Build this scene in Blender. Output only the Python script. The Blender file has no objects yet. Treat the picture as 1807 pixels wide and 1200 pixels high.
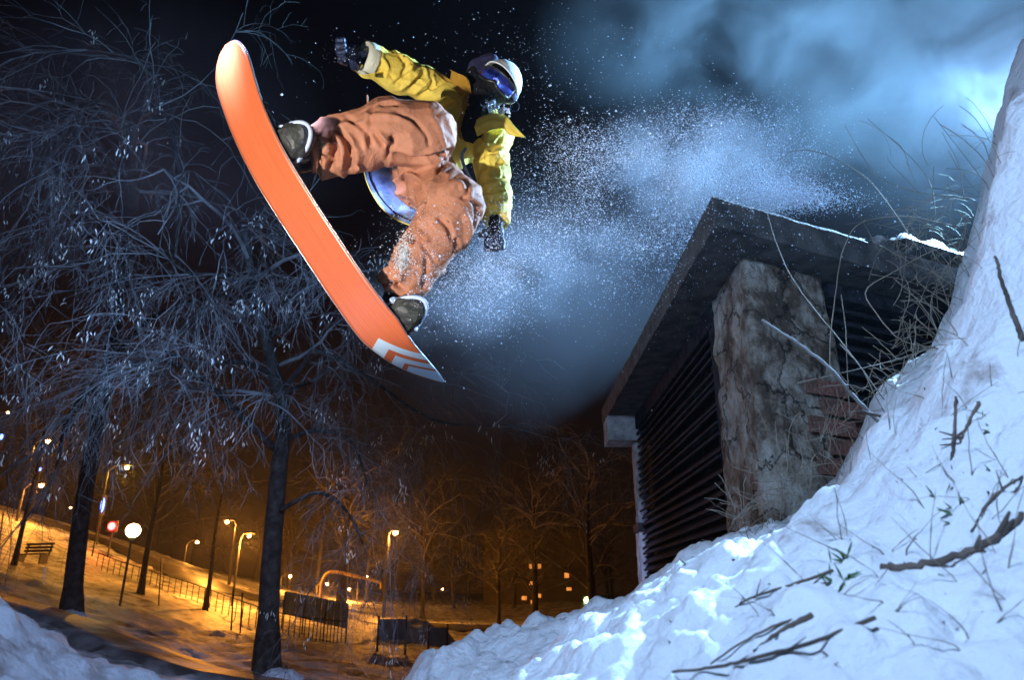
import bpy, math, random
import numpy as np
from mathutils import Vector, noise, Matrix

# ------------------------------------------------------------------ camera
SC = bpy.context.scene
COL = SC.collection
FPX, CU, CV, PITCH = 1250.0, 903.5, 600.0, math.radians(20)
cam_d = bpy.data.cameras.new('camera')
cam = bpy.data.objects.new('camera', cam_d); COL.objects.link(cam)
cam_d.sensor_width = 36; cam_d.lens = FPX / 1807 * 36
cam_d.clip_start = 0.05; cam_d.clip_end = 1000
cam.location = (0, 0, 0); cam.rotation_euler = (math.radians(90) + PITCH, 0, 0)
cam_d.dof.use_dof = True; cam_d.dof.focus_distance = 3.0; cam_d.dof.aperture_fstop = 5.0
SC.camera = cam

# ------------------------------------------------------------------ night sky
W = bpy.data.worlds.new('World'); SC.world = W; W.use_nodes = True
nt = W.node_tree; nt.nodes.clear()
wo = nt.nodes.new('ShaderNodeOutputWorld'); bg = nt.nodes.new('ShaderNodeBackground')
tc = nt.nodes.new('ShaderNodeTexCoord'); sx = nt.nodes.new('ShaderNodeSeparateXYZ')
rp = nt.nodes.new('ShaderNodeValToRGB')
nt.links.new(tc.outputs['Generated'], sx.inputs[0]); nt.links.new(sx.outputs['Z'], rp.inputs[0])
cr = rp.color_ramp
cr.elements[0].position = 0.0; cr.elements[0].color = (0.012, 0.0042, 0.0016, 1)
cr.elements[1].position = 1.0; cr.elements[1].color = (0.0008, 0.0012, 0.003, 1)
for p_, c_ in ((0.05, (0.010, 0.004, 0.002, 1)), (0.16, (0.004, 0.0024, 0.002, 1)), (0.30, (0.0018, 0.0016, 0.0024, 1)), (0.5, (0.0006, 0.0008, 0.002, 1))):
    e = cr.elements.new(p_); e.color = c_
nt.links.new(rp.outputs[0], bg.inputs[0]); nt.links.new(bg.outputs[0], wo.inputs[0])
bg.inputs[1].default_value = 1.0

# ------------------------------------------------------------------ photographer's flashes, plus added fill spots
def aim(o, tgt):
    o.rotation_euler = (Vector(tgt) - o.location).to_track_quat('-Z', 'Y').to_euler()
def flash(name, loc, tgt, power, color, cone, blend=0.6, size=0.06):
    d = bpy.data.lights.new(name, 'SPOT'); d.energy = power; d.color = color
    d.spot_size = math.radians(cone); d.spot_blend = blend; d.shadow_soft_size = size
    o = bpy.data.objects.new(name, d); COL.objects.link(o); o.location = loc; aim(o, tgt)
    return o
flash('rider_flash', (-1.7, 0.40, 0.10), (-0.50, 2.62, 1.90), 540, (1.0, 0.93, 0.86), 38, 0.3)
flash('bank_flash', (-0.25, -0.05, 1.36), (1.30, 1.85, 0.3), 215, (0.42, 0.64, 1.0), 98, 0.8, 0.10)
flash('nose_flash', (-1.52, 1.80, 2.42), (-1.19, 2.20, 2.09), 850, (0.46, 0.56, 1.0), 22, 1.0, 0.05)
flash('near_fill', (-0.3, -0.3, 1.1), (-1.1, 1.7, -0.25), 95, (0.36, 0.56, 1.0), 70, 0.8, 0.10)  # added fill spot, brightens the snow lump at lower left
flash('ground_fill', (-1.4, 4.6, 1.7), (-4.2, 10.5, -1.2), 900, (0.42, 0.56, 1.0), 70, 0.8, 0.10)  # unseen spot added beyond the rider to lift the near park ground
flash('spray_flash', (5.4, 5.6, 4.8), (0.2, 2.9, 1.75), 19000, (0.32, 0.60, 1.0), 44, 0.4)
flash('mist_flash', (2.9, 5.0, 1.9), (4.2, 5.6, 6.0), 8500, (0.24, 0.60, 1.0), 165, 0.6)
flash('tree_flash', (-2.4, 4.2, 2.6), (-4.8, 8.5, 4.6), 1050, (0.27, 0.50, 1.0), 100, 0.8)

SC.view_settings.view_transform = 'Standard'; SC.view_settings.look = 'None'
SC.view_settings.gamma = 1; SC.view_settings.exposure = 0; SC.view_settings.use_curve_mapping = False
SC.cycles.use_denoising = True
SC.cycles.max_bounces = 6; SC.cycles.diffuse_bounces = 2; SC.cycles.glossy_bounces = 2
SC.cycles.volume_bounces = 0; SC.cycles.transparent_max_bounces = 12
SC.cycles.volume_step_rate = 2.0; SC.cycles.volume_max_steps = 96
SC.cycles.sample_clamp_indirect = 3.0

# ------------------------------------------------------------------ helpers
cp, sp = math.cos(PITCH), math.sin(PITCH)
def ray(u, v):
    a, b = u - CU, CV - v
    f = FPX * cp - b * sp; z = FPX * sp + b * cp
    return a / f, z / f
def P(u, v, Y):
    a, z = ray(u, v); return Vector((a * Y, Y, z * Y))

def nodes(name):
    m = bpy.data.materials.new(name); m.use_nodes = True
    n = m.node_tree; b = n.nodes['Principled BSDF']
    return m, n, b
def N(n, typ, **kw):
    x = n.nodes.new(typ)
    for k, v in kw.items():
        if hasattr(x, k): setattr(x, k, v)
        else: x.inputs[k].default_value = v
    return x
def mat(name, c1, c2=None, scale=8.0, rough=0.7, bump=0.0, bscale=None, metal=0.0, detail=6, spec=0.5, sheen=0.0, lo=0.35, hi=0.65, coat=0.0):
    """two-tone noise colour with fine relief"""
    m, n, b = nodes(name)
    b.inputs['Roughness'].default_value = rough; b.inputs['Metallic'].default_value = metal
    b.inputs['Specular IOR Level'].default_value = spec
    b.inputs['Coat Weight'].default_value = coat
    if sheen: b.inputs['Sheen Weight'].default_value = sheen
    t = N(n, 'ShaderNodeTexCoord')
    a = N(n, 'ShaderNodeTexNoise'); a.inputs['Scale'].default_value = scale; a.inputs['Detail'].default_value = detail
    n.links.new(t.outputs['Object'], a.inputs['Vector'])
    r = N(n, 'ShaderNodeValToRGB'); r.color_ramp.elements[0].position = lo; r.color_ramp.elements[1].position = hi
    r.color_ramp.elements[0].color = (*c1, 1); r.color_ramp.elements[1].color = (*(c2 or c1), 1)
    n.links.new(a.outputs['Fac'], r.inputs[0]); n.links.new(r.outputs[0], b.inputs['Base Color'])
    if bump:
        a2 = N(n, 'ShaderNodeTexNoise'); a2.inputs['Scale'].default_value = bscale or scale * 3; a2.inputs['Detail'].default_value = 8
        n.links.new(t.outputs['Object'], a2.inputs['Vector'])
        bp = N(n, 'ShaderNodeBump'); bp.inputs['Strength'].default_value = bump; bp.inputs['Distance'].default_value = 0.02
        n.links.new(a2.outputs['Fac'], bp.inputs['Height']); n.links.new(bp.outputs[0], b.inputs['Normal'])
    return m
def emit(name, col, s):
    m, n, b = nodes(name)
    b.inputs['Base Color'].default_value = (*col, 1); b.inputs['Emission Color'].default_value = (*col, 1)
    b.inputs['Emission Strength'].default_value = s
    return m

def obj(name, verts, faces, m=None, parent=None, smooth=False, kind=None):
    me = bpy.data.meshes.new(name); me.from_pydata([tuple(v) for v in verts], [], faces); me.update()
    if smooth: me.polygons.foreach_set('use_smooth', [True] * len(me.polygons))
    if m: me.materials.append(m)
    o = bpy.data.objects.new(name, me); COL.objects.link(o)
    if parent: o.parent = parent
    if kind: o['kind'] = kind
    return o
def tag(o, label, cat, group=None):
    o['label'] = label; o['category'] = cat
    if group: o['group'] = group
    return o
def empty(name, loc=(0, 0, 0)):
    o = bpy.data.objects.new(name, None); COL.objects.link(o); o.location = loc; o.empty_display_size = 0.1
    return o

class MB:
    def __init__(s): s.v = []; s.f = []
    def add(s, v, f):
        k = len(s.v); s.v += [tuple(x) for x in v]; s.f += [tuple(i + k for i in q) for q in f]
    def box(s, c, sz, R=None):
        c = Vector(c); h = Vector(sz) * 0.5
        vs = [Vector((x * h.x, y * h.y, z * h.z)) for x in (-1, 1) for y in (-1, 1) for z in (-1, 1)]
        if R is not None: vs = [R @ q for q in vs]
        s.add([c + q for q in vs], [(0, 1, 3, 2), (4, 6, 7, 5), (0, 4, 5, 1), (2, 3, 7, 6), (0, 2, 6, 4), (1, 5, 7, 3)])
    def prism(s, poly, z0, z1):
        n = len(poly)
        s.add([(x, y, z0) for x, y in poly] + [(x, y, z1) for x, y in poly],
              [tuple(range(n))[::-1], tuple(range(n, 2 * n))] + [(i, (i + 1) % n, n + (i + 1) % n, n + i) for i in range(n)])
    def tube(s, pts, rads, k=5, flat=1.0):
        pts = [Vector(p) for p in pts]; n = len(pts)
        if not hasattr(rads, '__len__'): rads = [rads] * n
        vs = []; prev = None
        for i, p in enumerate(pts):
            d = (pts[min(i + 1, n - 1)] - pts[max(i - 1, 0)])
            d = d.normalized() if d.length > 1e-9 else Vector((0, 0, 1))
            if prev is None: a = d.orthogonal().normalized()
            else: a = (prev - d * prev.dot(d)); a = a.normalized() if a.length > 1e-6 else d.orthogonal().normalized()
            prev = a; b = d.cross(a)
            for j in range(k):
                t = 2 * math.pi * j / k
                vs.append(p + (a * math.cos(t) + b * math.sin(t) * flat) * rads[i])
        fs = [(i * k + j, i * k + (j + 1) % k, (i + 1) * k + (j + 1) % k, (i + 1) * k + j) for i in range(n - 1) for j in range(k)]
        fs += [tuple(range(k))[::-1], tuple((n - 1) * k + j for j in range(k))]
        s.add(vs, fs)
    def ball(s, c, r, seg=10, rings=6, sc=(1, 1, 1)):
        c = Vector(c); vs = [c + Vector((0, 0, r * sc[2]))]
        for i in range(1, rings):
            a = math.pi * i / rings
            for j in range(seg):
                b = 2 * math.pi * j / seg
                vs.append(c + Vector((r * sc[0] * math.sin(a) * math.cos(b), r * sc[1] * math.sin(a) * math.sin(b), r * sc[2] * math.cos(a))))
        vs.append(c - Vector((0, 0, r * sc[2])))
        fs = [(0, 1 + j, 1 + (j + 1) % seg) for j in range(seg)]
        for i in range(rings - 2):
            for j in range(seg):
                a = 1 + i * seg
                fs.append((a + j, a + seg + j, a + seg + (j + 1) % seg, a + (j + 1) % seg))
        a = 1 + (rings - 2) * seg
        fs += [(a + (j + 1) % seg, a + j, len(vs) - 1) for j in range(seg)]
        s.add(vs, fs)
    def build(s, name, m, parent=None, smooth=False, kind=None):
        return obj(name, s.v, s.f, m, parent, smooth, kind)

def spline(pts, n):
    """Catmull-Rom through 3D points (tuples of any length)"""
    A = np.array([tuple(p) for p in pts], float); m = len(A)
    E = np.vstack([2 * A[0] - A[1], A, 2 * A[-1] - A[-2]]); out = []
    for i in range(n):
        t = i / (n - 1) * (m - 1); k = min(int(t), m - 2); f = t - k
        p0, p1, p2, p3 = E[k], E[k + 1], E[k + 2], E[k + 3]
        out.append(0.5 * ((2 * p1) + (-p0 + p2) * f + (2 * p0 - 5 * p1 + 4 * p2 - p3) * f * f + (-p0 + 3 * p1 - 3 * p2 + p3) * f ** 3))
    return np.array(out)

def tps(pts, smooth=0.0):
    A = np.array(pts, float); X = A[:, :2]; n = len(A)
    def K(r2): return 0.5 * r2 * np.log(r2 + 1e-12)
    D = ((X[:, None] - X[None]) ** 2).sum(-1)
    M = np.zeros((n + 3, n + 3)); M[:n, :n] = K(D) + smooth * np.eye(n)
    M[:n, n] = 1; M[:n, n + 1:] = X; M[n:, :n] = M[:n, n:].T
    w = np.linalg.solve(M, np.concatenate([A[:, 2], [0, 0, 0]]))
    def f(x, y):
        x = np.asarray(x, float); y = np.asarray(y, float)
        r2 = (x[..., None] - X[:, 0]) ** 2 + (y[..., None] - X[:, 1]) ** 2
        return K(r2) @ w[:n] + w[n] + w[n + 1] * x + w[n + 2] * y
    return f
def fbm(x, y, z=0.0, o=4):
    return noise.fractal(Vector((x, y, z)), 0.9, 2.1, o, noise_basis='PERLIN_ORIGINAL')

# ------------------------------------------------------------------ materials
def snow_mat(name, dirt, lo, hi, dscale, bscale, bstr, dcol=(0.10, 0.075, 0.05)):
    m, n, b = nodes(name)
    b.inputs['Roughness'].default_value = 0.55; b.inputs['Specular IOR Level'].default_value = 0.3
    t = N(n, 'ShaderNodeTexCoord')
    a = N(n, 'ShaderNodeTexNoise'); a.inputs['Scale'].default_value = dscale; a.inputs['Detail'].default_value = 9; a.inputs['Roughness'].default_value = 0.65
    n.links.new(t.outputs['Object'], a.inputs['Vector'])
    r = N(n, 'ShaderNodeValToRGB'); r.color_ramp.elements[0].position = lo; r.color_ramp.elements[1].position = hi
    r.color_ramp.elements[0].color = (*dcol, 1); r.color_ramp.elements[1].color = (0.80, 0.82, 0.86, 1)
    mx = N(n, 'ShaderNodeMix', data_type='RGBA'); mx.inputs[0].default_value = dirt
    mx.inputs[6].default_value = (0.80, 0.82, 0.86, 1)
    n.links.new(a.outputs['Fac'], r.inputs[0]); n.links.new(r.outputs[0], mx.inputs[7]); n.links.new(mx.outputs[2], b.inputs['Base Color'])
    a2 = N(n, 'ShaderNodeTexNoise'); a2.inputs['Scale'].default_value = bscale; a2.inputs['Detail'].default_value = 10; a2.inputs['Roughness'].default_value = 0.6
    n.links.new(t.outputs['Object'], a2.inputs['Vector'])
    bp = N(n, 'ShaderNodeBump'); bp.inputs['Strength'].default_value = bstr; bp.inputs['Distance'].default_value = 0.045
    n.links.new(a2.outputs['Fac'], bp.inputs['Height']); n.links.new(bp.outputs[0], b.inputs['Normal'])
    return m
M = {}
M['snow'] = snow_mat('bank_snow', 0.8, 0.30, 0.42, 7.0, 45.0, 0.5, (0.30, 0.22, 0.20))
M['clean_snow'] = snow_mat('fresh_snow', 0.15, 0.2, 0.35, 4.0, 40.0, 0.4)
M['park_snow'] = snow_mat('trampled_snow', 0.95, 0.38, 0.58, 1.1, 5.0, 1.0)
M['path'] = mat('wet_path', (0.08, 0.07, 0.065), (0.50, 0.48, 0.47), 1.6, 0.5, 0.6, 5, detail=9, lo=0.45, hi=0.75)
M['road'] = mat('asphalt', (0.03, 0.028, 0.026), (0.22, 0.20, 0.18), 0.5, 0.45, 0.4, 4, detail=9, lo=0.42, hi=0.8)
M['bark'] = mat('bark', (0.014, 0.012, 0.010), (0.055, 0.048, 0.04), 9, 0.9, 1.0, 22)
M['twig'] = mat('twig_bark', (0.05, 0.045, 0.042), (0.26, 0.24, 0.23), 1.6, 0.8)
M['seed'] = mat('dry_seed', (0.65, 0.60, 0.50), (0.85, 0.8, 0.68), 9, 0.8)
M['dark_metal'] = mat('painted_steel', (0.02, 0.02, 0.022), (0.06, 0.055, 0.05), 14, 0.5, 0.3, metal=0.3)
M['grille'] = mat('louvre_steel', (0.012, 0.014, 0.020), (0.034, 0.038, 0.050), 18, 0.85, 0.35, 60, metal=0.0, spec=0.05)
M['concrete'] = mat('roof_concrete', (0.035, 0.035, 0.038), (0.11, 0.105, 0.10), 11, 0.85, 1.0, 70, detail=10)
M['tar'] = mat('roof_felt', (0.02, 0.02, 0.022), (0.06, 0.06, 0.065), 14, 0.8, 0.8, 60)
M['old_wood'] = mat('weathered_wood', (0.28, 0.28, 0.30), (0.60, 0.60, 0.62), 14, 0.85, 0.7, 40)
M['brick'] = mat('old_brick', (0.11, 0.065, 0.05), (0.27, 0.11, 0.08), 9, 0.9, 1.0, 60, lo=0.3, hi=0.7)
M['straw'] = mat('dry_grass', (0.14, 0.11, 0.08), (0.30, 0.26, 0.20), 8, 0.8)
M['stick'] = mat('dark_twig', (0.05, 0.038, 0.03), (0.14, 0.10, 0.08), 12, 0.85)
M['green'] = mat('green_leaf', (0.03, 0.09, 0.02), (0.07, 0.14, 0.04), 20, 0.6)
M['grey_panel'] = mat('metal_sheet', (0.10, 0.11, 0.11), (0.20, 0.20, 0.19), 2, 0.6, 0.2)
M['bench'] = mat('bench_wood', (0.04, 0.025, 0.015), (0.10, 0.06, 0.035), 8, 0.7)
M['pipe'] = mat('yellow_pipe', (0.55, 0.38, 0.05), (0.65, 0.45, 0.08), 3, 0.4)
M['far_wall'] = mat('far_plaster', (0.05, 0.04, 0.035), (0.09, 0.07, 0.06), 0.3, 0.9)

# plaster with stains, cracks and brick showing through
def plaster():
    m, n, b = nodes('crumbling_plaster'); b.inputs['Roughness'].default_value = 0.9
    t = N(n, 'ShaderNodeTexCoord')
    a = N(n, 'ShaderNodeTexNoise'); a.inputs['Scale'].default_value = 5; a.inputs['Detail'].default_value = 10; a.inputs['Roughness'].default_value = 0.7
    n.links.new(t.outputs['Object'], a.inputs['Vector'])
    r = N(n, 'ShaderNodeValToRGB'); e = r.color_ramp.elements
    e[0].position = 0.30; e[0].color = (0.04, 0.028, 0.02, 1); e[1].position = 0.72; e[1].color = (0.50, 0.47, 0.43, 1)
    for p_, c_ in ((0.42, (0.075, 0.05, 0.034, 1)), (0.48, (0.17, 0.13, 0.10, 1)), (0.56, (0.30, 0.27, 0.23, 1))):
        q = e.new(p_); q.color = c_
    v = N(n, 'ShaderNodeTexVoronoi', feature='DISTANCE_TO_EDGE'); v.inputs['Scale'].default_value = 5.5
    w = N(n, 'ShaderNodeMix', data_type='RGBA'); w.inputs[0].default_value = 0.22
    n.links.new(t.outputs['Object'], w.inputs[6]); n.links.new(a.outputs['Color'], w.inputs[7]); n.links.new(w.outputs[2], v.inputs['Vector'])
    cr2 = N(n, 'ShaderNodeValToRGB'); cr2.color_ramp.elements[0].position = 0.0; cr2.color_ramp.elements[0].color = (0.08, 0.06, 0.05, 1); cr2.color_ramp.elements[1].position = 0.022
    n.links.new(v.outputs['Distance'], cr2.inputs[0])
    mu = N(n, 'ShaderNodeMix', data_type='RGBA', blend_type='MULTIPLY'); mu.inputs[0].default_value = 1
    n.links.new(a.outputs['Fac'], r.inputs[0]); n.links.new(r.outputs[0], mu.inputs[6]); n.links.new(cr2.outputs[0], mu.inputs[7])
    n.links.new(mu.outputs[2], b.inputs['Base Color'])
    a2 = N(n, 'ShaderNodeTexNoise'); a2.inputs['Scale'].default_value = 24; a2.inputs['Detail'].default_value = 10
    n.links.new(t.outputs['Object'], a2.inputs['Vector'])
    ad = N(n, 'ShaderNodeMath', operation='MULTIPLY'); n.links.new(a2.outputs['Fac'], ad.inputs[0]); n.links.new(cr2.outputs[0], ad.inputs[1])
    bp = N(n, 'ShaderNodeBump'); bp.inputs['Strength'].default_value = 1.0; bp.inputs['Distance'].default_value = 0.03
    n.links.new(ad.outputs[0], bp.inputs['Height']); n.links.new(bp.outputs[0], b.inputs['Normal'])
    return m
M['plaster'] = plaster()

# ------------------------------------------------------------------ park ground
gp = [tuple(P(*q)) for q in ((470, 1190, 12), (125, 1090, 15), (222, 1086, 26), (248, 1048, 34), (362, 1076, 36), (55, 985, 40), (0, 920, 48),
      (683, 1092, 65), (550, 1102, 40), (790, 1155, 25), (610, 1168, 18), (850, 1130, 42), (900, 1105, 62), (1000, 1072, 100), (150, 935, 85),
      (330, 995, 80), (450, 1040, 85), (560, 1062, 95), (750, 1080, 100), (0, 1005, 20), (60, 1080, 12), (250, 1162, 10.5), (1200, 1060, 100))]
gp += [(0, 4, -1.3), (-5, 4, -1.1), (8, 15, -1.4), (10, 40, -2.5), (60, 80, -2.2), (-100, 160, 8), (0, 200, 0.5), (100, 200, 0.5), (-10, 5, -0.2)]
_g = tps(gp, 0.5)
def gz(x, y): return float(_g(x, y))
ys = 2.5 * (220 / 2.5) ** np.linspace(0, 1, 190)
us = np.linspace(-1.25, 1.25, 260)
verts = []
for y in ys:
    xs = us * (y + 3)
    zz = _g(xs, np.full_like(xs, y))
    for x, z in zip(xs, zz):
        amp = min(0.035 + 0.0012 * y, 0.10)
        verts.append((x, y, z + 1.6 * amp * fbm(x * 1.9, y * 1.9) - amp * abs(fbm(x * .8 + 9, y * 1.5, 4)) + 0.10 * fbm(x * 0.25, y * 0.25, 3)))
nx = len(us)
faces = [(i * nx + j, i * nx + j + 1, (i + 1) * nx + j + 1, (i + 1) * nx + j) for i in range(len(ys) - 1) for j in range(nx - 1)]
obj('park_ground', verts, faces, M['park_snow'], smooth=True, kind='structure')
_gm = verts
def ribbon(name, pts, w, m, dz):
    """sheet laid on the ground along (u, v, Y) or world (x, y) points"""
    c = spline([(x, y) for x, y in pts], 60); vs = []; fs = []
    K = 7
    for i, (x, y) in enumerate(c):
        a = c[min(i + 1, 59)] - c[max(i - 1, 0)]; a = a / np.linalg.norm(a); nx_, ny_ = -a[1], a[0]
        for k in range(K):
            s = (k / (K - 1) - 0.5) * w * (1 + 0.12 * fbm(i * 0.3, k > 3))
            X, Y = x + nx_ * s, y + ny_ * s
            vs.append((X, Y, gz(X, Y) + dz + (0.10 * fbm(X * 0.25, Y * 0.25, 3)) - (0.15 if k in (0, K - 1) else 0)))
    fs = [(i * K + k, i * K + k + 1, (i + 1) * K + k + 1, (i + 1) * K + k) for i in range(59) for k in range(K - 1)]
    return obj(name, vs, fs, m, smooth=True, kind='structure')
def xy(u, v, Y): p = P(u, v, Y); return (p.x, p.y)
ribbon('footpath', [xy(-300, 1000, 19), xy(0, 1060, 13.5), xy(150, 1130, 11.5), xy(300, 1170, 10.6), xy(480, 1200, 10.4), xy(900, 1200, 11)], 1.5, M['path'], 0.07)
ribbon('road', [xy(-400, 700, 75), xy(150, 935, 62), xy(330, 1010, 54), xy(500, 1070, 52), xy(700, 1095, 52), xy(900, 1110, 56), xy(1400, 1110, 70)], 6.0, M['road'], 0.16)

# ------------------------------------------------------------------ snow bank by the camera
crest = ((1800, 110, 1.90), (1748, 345, 1.95), (1700, 510, 2.0), (1655, 640, 2.05), (1545, 705, 2.15), (1490, 850, 2.2), (1440, 905, 2.25), (1340, 950, 2.25),
       (1235, 945, 2.15), (1180, 1010, 2.3), (1110, 1060, 2.5), (950, 1112, 2.5), (820, 1156, 2.4), (760, 1182, 2.3), (690, 1212, 2.2))
bp_ = [tuple(P(*q)) for q in crest] + [tuple(P(u, v + 60, Y - .55)) for u, v, Y in crest] + [tuple(P(u, v + 24, Y + .5)) for u, v, Y in crest]
bp_ += [tuple(P(*q)) for q in (
       (0, 1095, 1.35), (60, 1130, 1.35), (130, 1168, 1.30), (215, 1225, 1.25), (-200, 1000, 1.4))]
bp_ += [(-0.40, 1.2, -0.27), (-0.35, 0.7, -0.26), (0, 0.3, -0.28), (-0.35, 2.2, -0.45), (-0.75, 2.2, -0.45), (-1.6, 2.3, -0.3),
        (0.3, 4.2, -0.70), (0.85, 5.2, -0.55), (-0.4, 3.6, -0.9), (-1.5, 4.0, -1.1), (0, 6, -1.3), (1.0, 7.0, -0.6), (2.5, 6.5, 0.6), (3.6, 3.0, 2.0),
        (3.0, 1.0, 2.2), (2.0, 1.0, 0.75), (1.1, 0.9, 0.16), (1.17, 1.65, 0.56), (1.22, 1.55, 0.66), (1.35, 1.7, 0.92), (0.6, 0.7, -0.12), (3.6, 5.5, 1.6)]
_b = tps(bp_, 0.002)
def bank_raw(x, y):
    z = float(_b(x, y))
    z += 0.045 * fbm(x * 2.3, y * 2.3, 5, 3) + 0.032 * fbm(x * 7, y * 7, 9, 4)
    z += 0.013 * fbm(x * 21, y * 21, 2, 4)
    return z
BX0, BX1, BY0, BY1, BNX, BNY = -2.1, 3.7, 0.25, 7.0, 620, 380
bys = BY0 * (BY1 / BY0) ** np.linspace(0, 1, BNY)
bxs = np.linspace(BX0, BX1, BNX)
bz = np.zeros((BNY, BNX))
for i, y in enumerate(bys):
    bz[i] = _b(bxs, np.full(BNX, y))
    for j, x in enumerate(bxs):
        bz[i, j] += 0.045 * fbm(x * 2.3, y * 2.3, 5, 3) + 0.030 * fbm(x * 6, y * 6, 9, 3) + 0.044 * abs(noise.noise(Vector((x * 13, y * 13, bz[i, j] * 9)))) + 0.014 * abs(noise.noise(Vector((x * 31, y * 31, bz[i, j] * 20)))) + 0.006 * fbm(x * 50, y * 50, 2, 2) - 0.012
verts = [(x, y, bz[i, j]) for i, y in enumerate(bys) for j, x in enumerate(bxs)]
faces = [(i * BNX + j, i * BNX + j + 1, (i + 1) * BNX + j + 1, (i + 1) * BNX + j) for i in range(BNY - 1) for j in range(BNX - 1)]
obj('snow_bank', verts, faces, M['snow'], smooth=True, kind='structure')
def hb(x, y):
    fx = (x - BX0) / (BX1 - BX0) * (BNX - 1); fy = math.log(max(y, BY0) / BY0) / math.log(BY1 / BY0) * (BNY - 1)
    i = int(max(0, min(BNY - 1, fy))); j = int(max(0, min(BNX - 1, fx)))
    return bz[i, j]
def on_snow(u, v, lift=0.0, ymax=6):
    a, z = ray(u, v); y = 0.3
    while y < ymax:
        if z * y < hb(a * y, y): break
        y *= 1.008
    return Vector((a * y, y, z * y + lift))

# ------------------------------------------------------------------ ventilation kiosk
kiosk = tag(empty('ventilation_kiosk', (0.9, 2.6, 0)), 'old brick kiosk with black louvres and heavy concrete roof, sunk in the snow bank', 'kiosk')
def K(o):
    o.parent = kiosk; o.matrix_parent_inverse = Matrix.Translation(-kiosk.location); return o
RD = Vector((0.90, 0.434, 0)).normalized(); RN = Vector((RD.y, -RD.x, 0))     # right wall runs along RD and faces RN
def rough_box(poly, z0, z1, name, m, amp, res=0.02, fs=9.0, taper=0.0, par=None):
    """a wall block as a rough skin: sides of poly subdivided and displaced, plus top"""
    vs = []; fs_ = []; n = len(poly)
    per = []
    for i in range(n):
        a, b = Vector(poly[i]), Vector(poly[(i + 1) % n]); L = (b - a).length; k = max(2, int(L / res))
        d = (b - a).normalized(); nn = Vector((d.y, -d.x))
        for q in range(k):
            per.append((a + (b - a) * q / k, nn, min(q, k - q) / k))
    m_ = len(per); H = max(2, int((z1 - z0) / res))
    cen = sum((Vector(p) for p in poly), Vector((0, 0))) / n
    for h in range(H + 1):
        z = z0 + (z1 - z0) * h / H
        for p, nn, e in per:
            out = (p - cen).normalized() * 0.5 + nn * 0.5
            dz = amp * (fbm(p.x * fs, p.y * fs + 3, z * fs) + 0.6 * abs(fbm(p.x * 3, p.y * 3, z * 2.5 + 7))) + taper * (z1 - z)
            if e < 0.03: dz -= amp * 0.5
            q = p + out * dz; vs.append((q.x, q.y, z))
    for h in range(H):
        for i in range(m_):
            fs_.append((h * m_ + i, h * m_ + (i + 1) % m_, (h + 1) * m_ + (i + 1) % m_, (h + 1) * m_ + i))
    fs_.append(tuple(H * m_ + i for i in range(m_))); fs_.append(tuple(range(m_))[::-1])
    return K(obj(name, vs, fs_, m, smooth=True))
ZT, ZU = 1.40, 1.265
A = Vector((0.733, 2.26)); Bv = A + Vector((RD.x, RD.y)) * 2.6; Dv = Vector((0.70, 5.40)); Cv = Bv + (Dv - A)
def slab(poly, z0, z1, name, m, bev=0.018):
    n = len(poly); cen = sum((Vector(p) for p in poly), Vector((0, 0))) / n
    vs = []; rings = [(z0, 0), (z0 + bev * .6, -bev * .0), (z1 - bev, 0), (z1, bev)]
    per = []
    for i in range(n):
        a, b = Vector(poly[i]), Vector(poly[(i + 1) % n]); k = int((b - a).length / 0.03)
        per += [a + (b - a) * q / k for q in range(k)]
    m_ = len(per)
    for z, ins in rings:
        for p in per:
            d = (cen - p).normalized()
            q = p + d * (ins + 0.006 * fbm(p.x * 14, p.y * 14, z * 14))
            vs.append((q.x, q.y, z + 0.005 * fbm(p.x * 9, p.y * 9, z)))
    fs = [(h * m_ + i, h * m_ + (i + 1) % m_, (h + 1) * m_ + (i + 1) % m_, (h + 1) * m_ + i) for h in range(3) for i in range(m_)]
    fs += [tuple(3 * m_ + i for i in range(m_)), tuple(range(m_))[::-1]]
    return K(obj(name, vs, fs, m))
slab([A, Bv, Cv, Dv], ZU, ZT, 'roof_slab', M['concrete'])
# far end beam under the slab
b = MB(); b.prism([(0.705, 5.10), (1.5, 5.10), (1.5, 5.36), (0.705, 5.36)], 1.08, ZU - 0.003); K(b.build('end_beam', M['old_wood']))
# corner pillar
pc = Vector((0.912, 2.53)); rd2 = Vector((RD.x, RD.y)); dn = Vector((0.0, 1.0))
pil = [pc, pc + rd2 * 0.44, pc + rd2 * 0.44 + dn * 0.45, pc + dn * 0.45]
rough_box(pil, -0.5, ZU + 0.01, 'corner_pillar', M['plaster'], 0.016, 0.016, 8.0, taper=0.03)
# brick wall below the right grille, its courses of single bricks
wa = pc + rd2 * 0.46 - Vector((RN.x, RN.y)) * 0.05
b = MB(); bk = rd2 * 1.6; th = dn * 0.18
b.prism([wa, wa + bk, wa + bk + th, wa + th], -0.5, 0.66); K(b.build('wall_core', M['plaster']))
rng = random.Random(4)
Rb = Matrix(((RD.x, -RD.y, 0), (RD.y, RD.x, 0), (0, 0, 1)))
bm_ = MB(); bm_.box((0, 0, 0), (0.235, 0.10, 0.066)); proto = None
def brick_at(x, y, z, jit=0.008):
    global proto
    if proto is None:
        proto = bm_.build('brick', M['brick']); o = proto
    else:
        o = proto.copy(); COL.objects.link(o)
    o.location = (x, y, z); o.rotation_euler = (rng.uniform(-.03, .03), rng.uniform(-.02, .02), math.atan2(RD.y, RD.x) + rng.uniform(-.03, .03))
    o.scale = (rng.uniform(.86, 1), rng.uniform(.8, 1), rng.uniform(.9, 1)); K(o)
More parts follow.
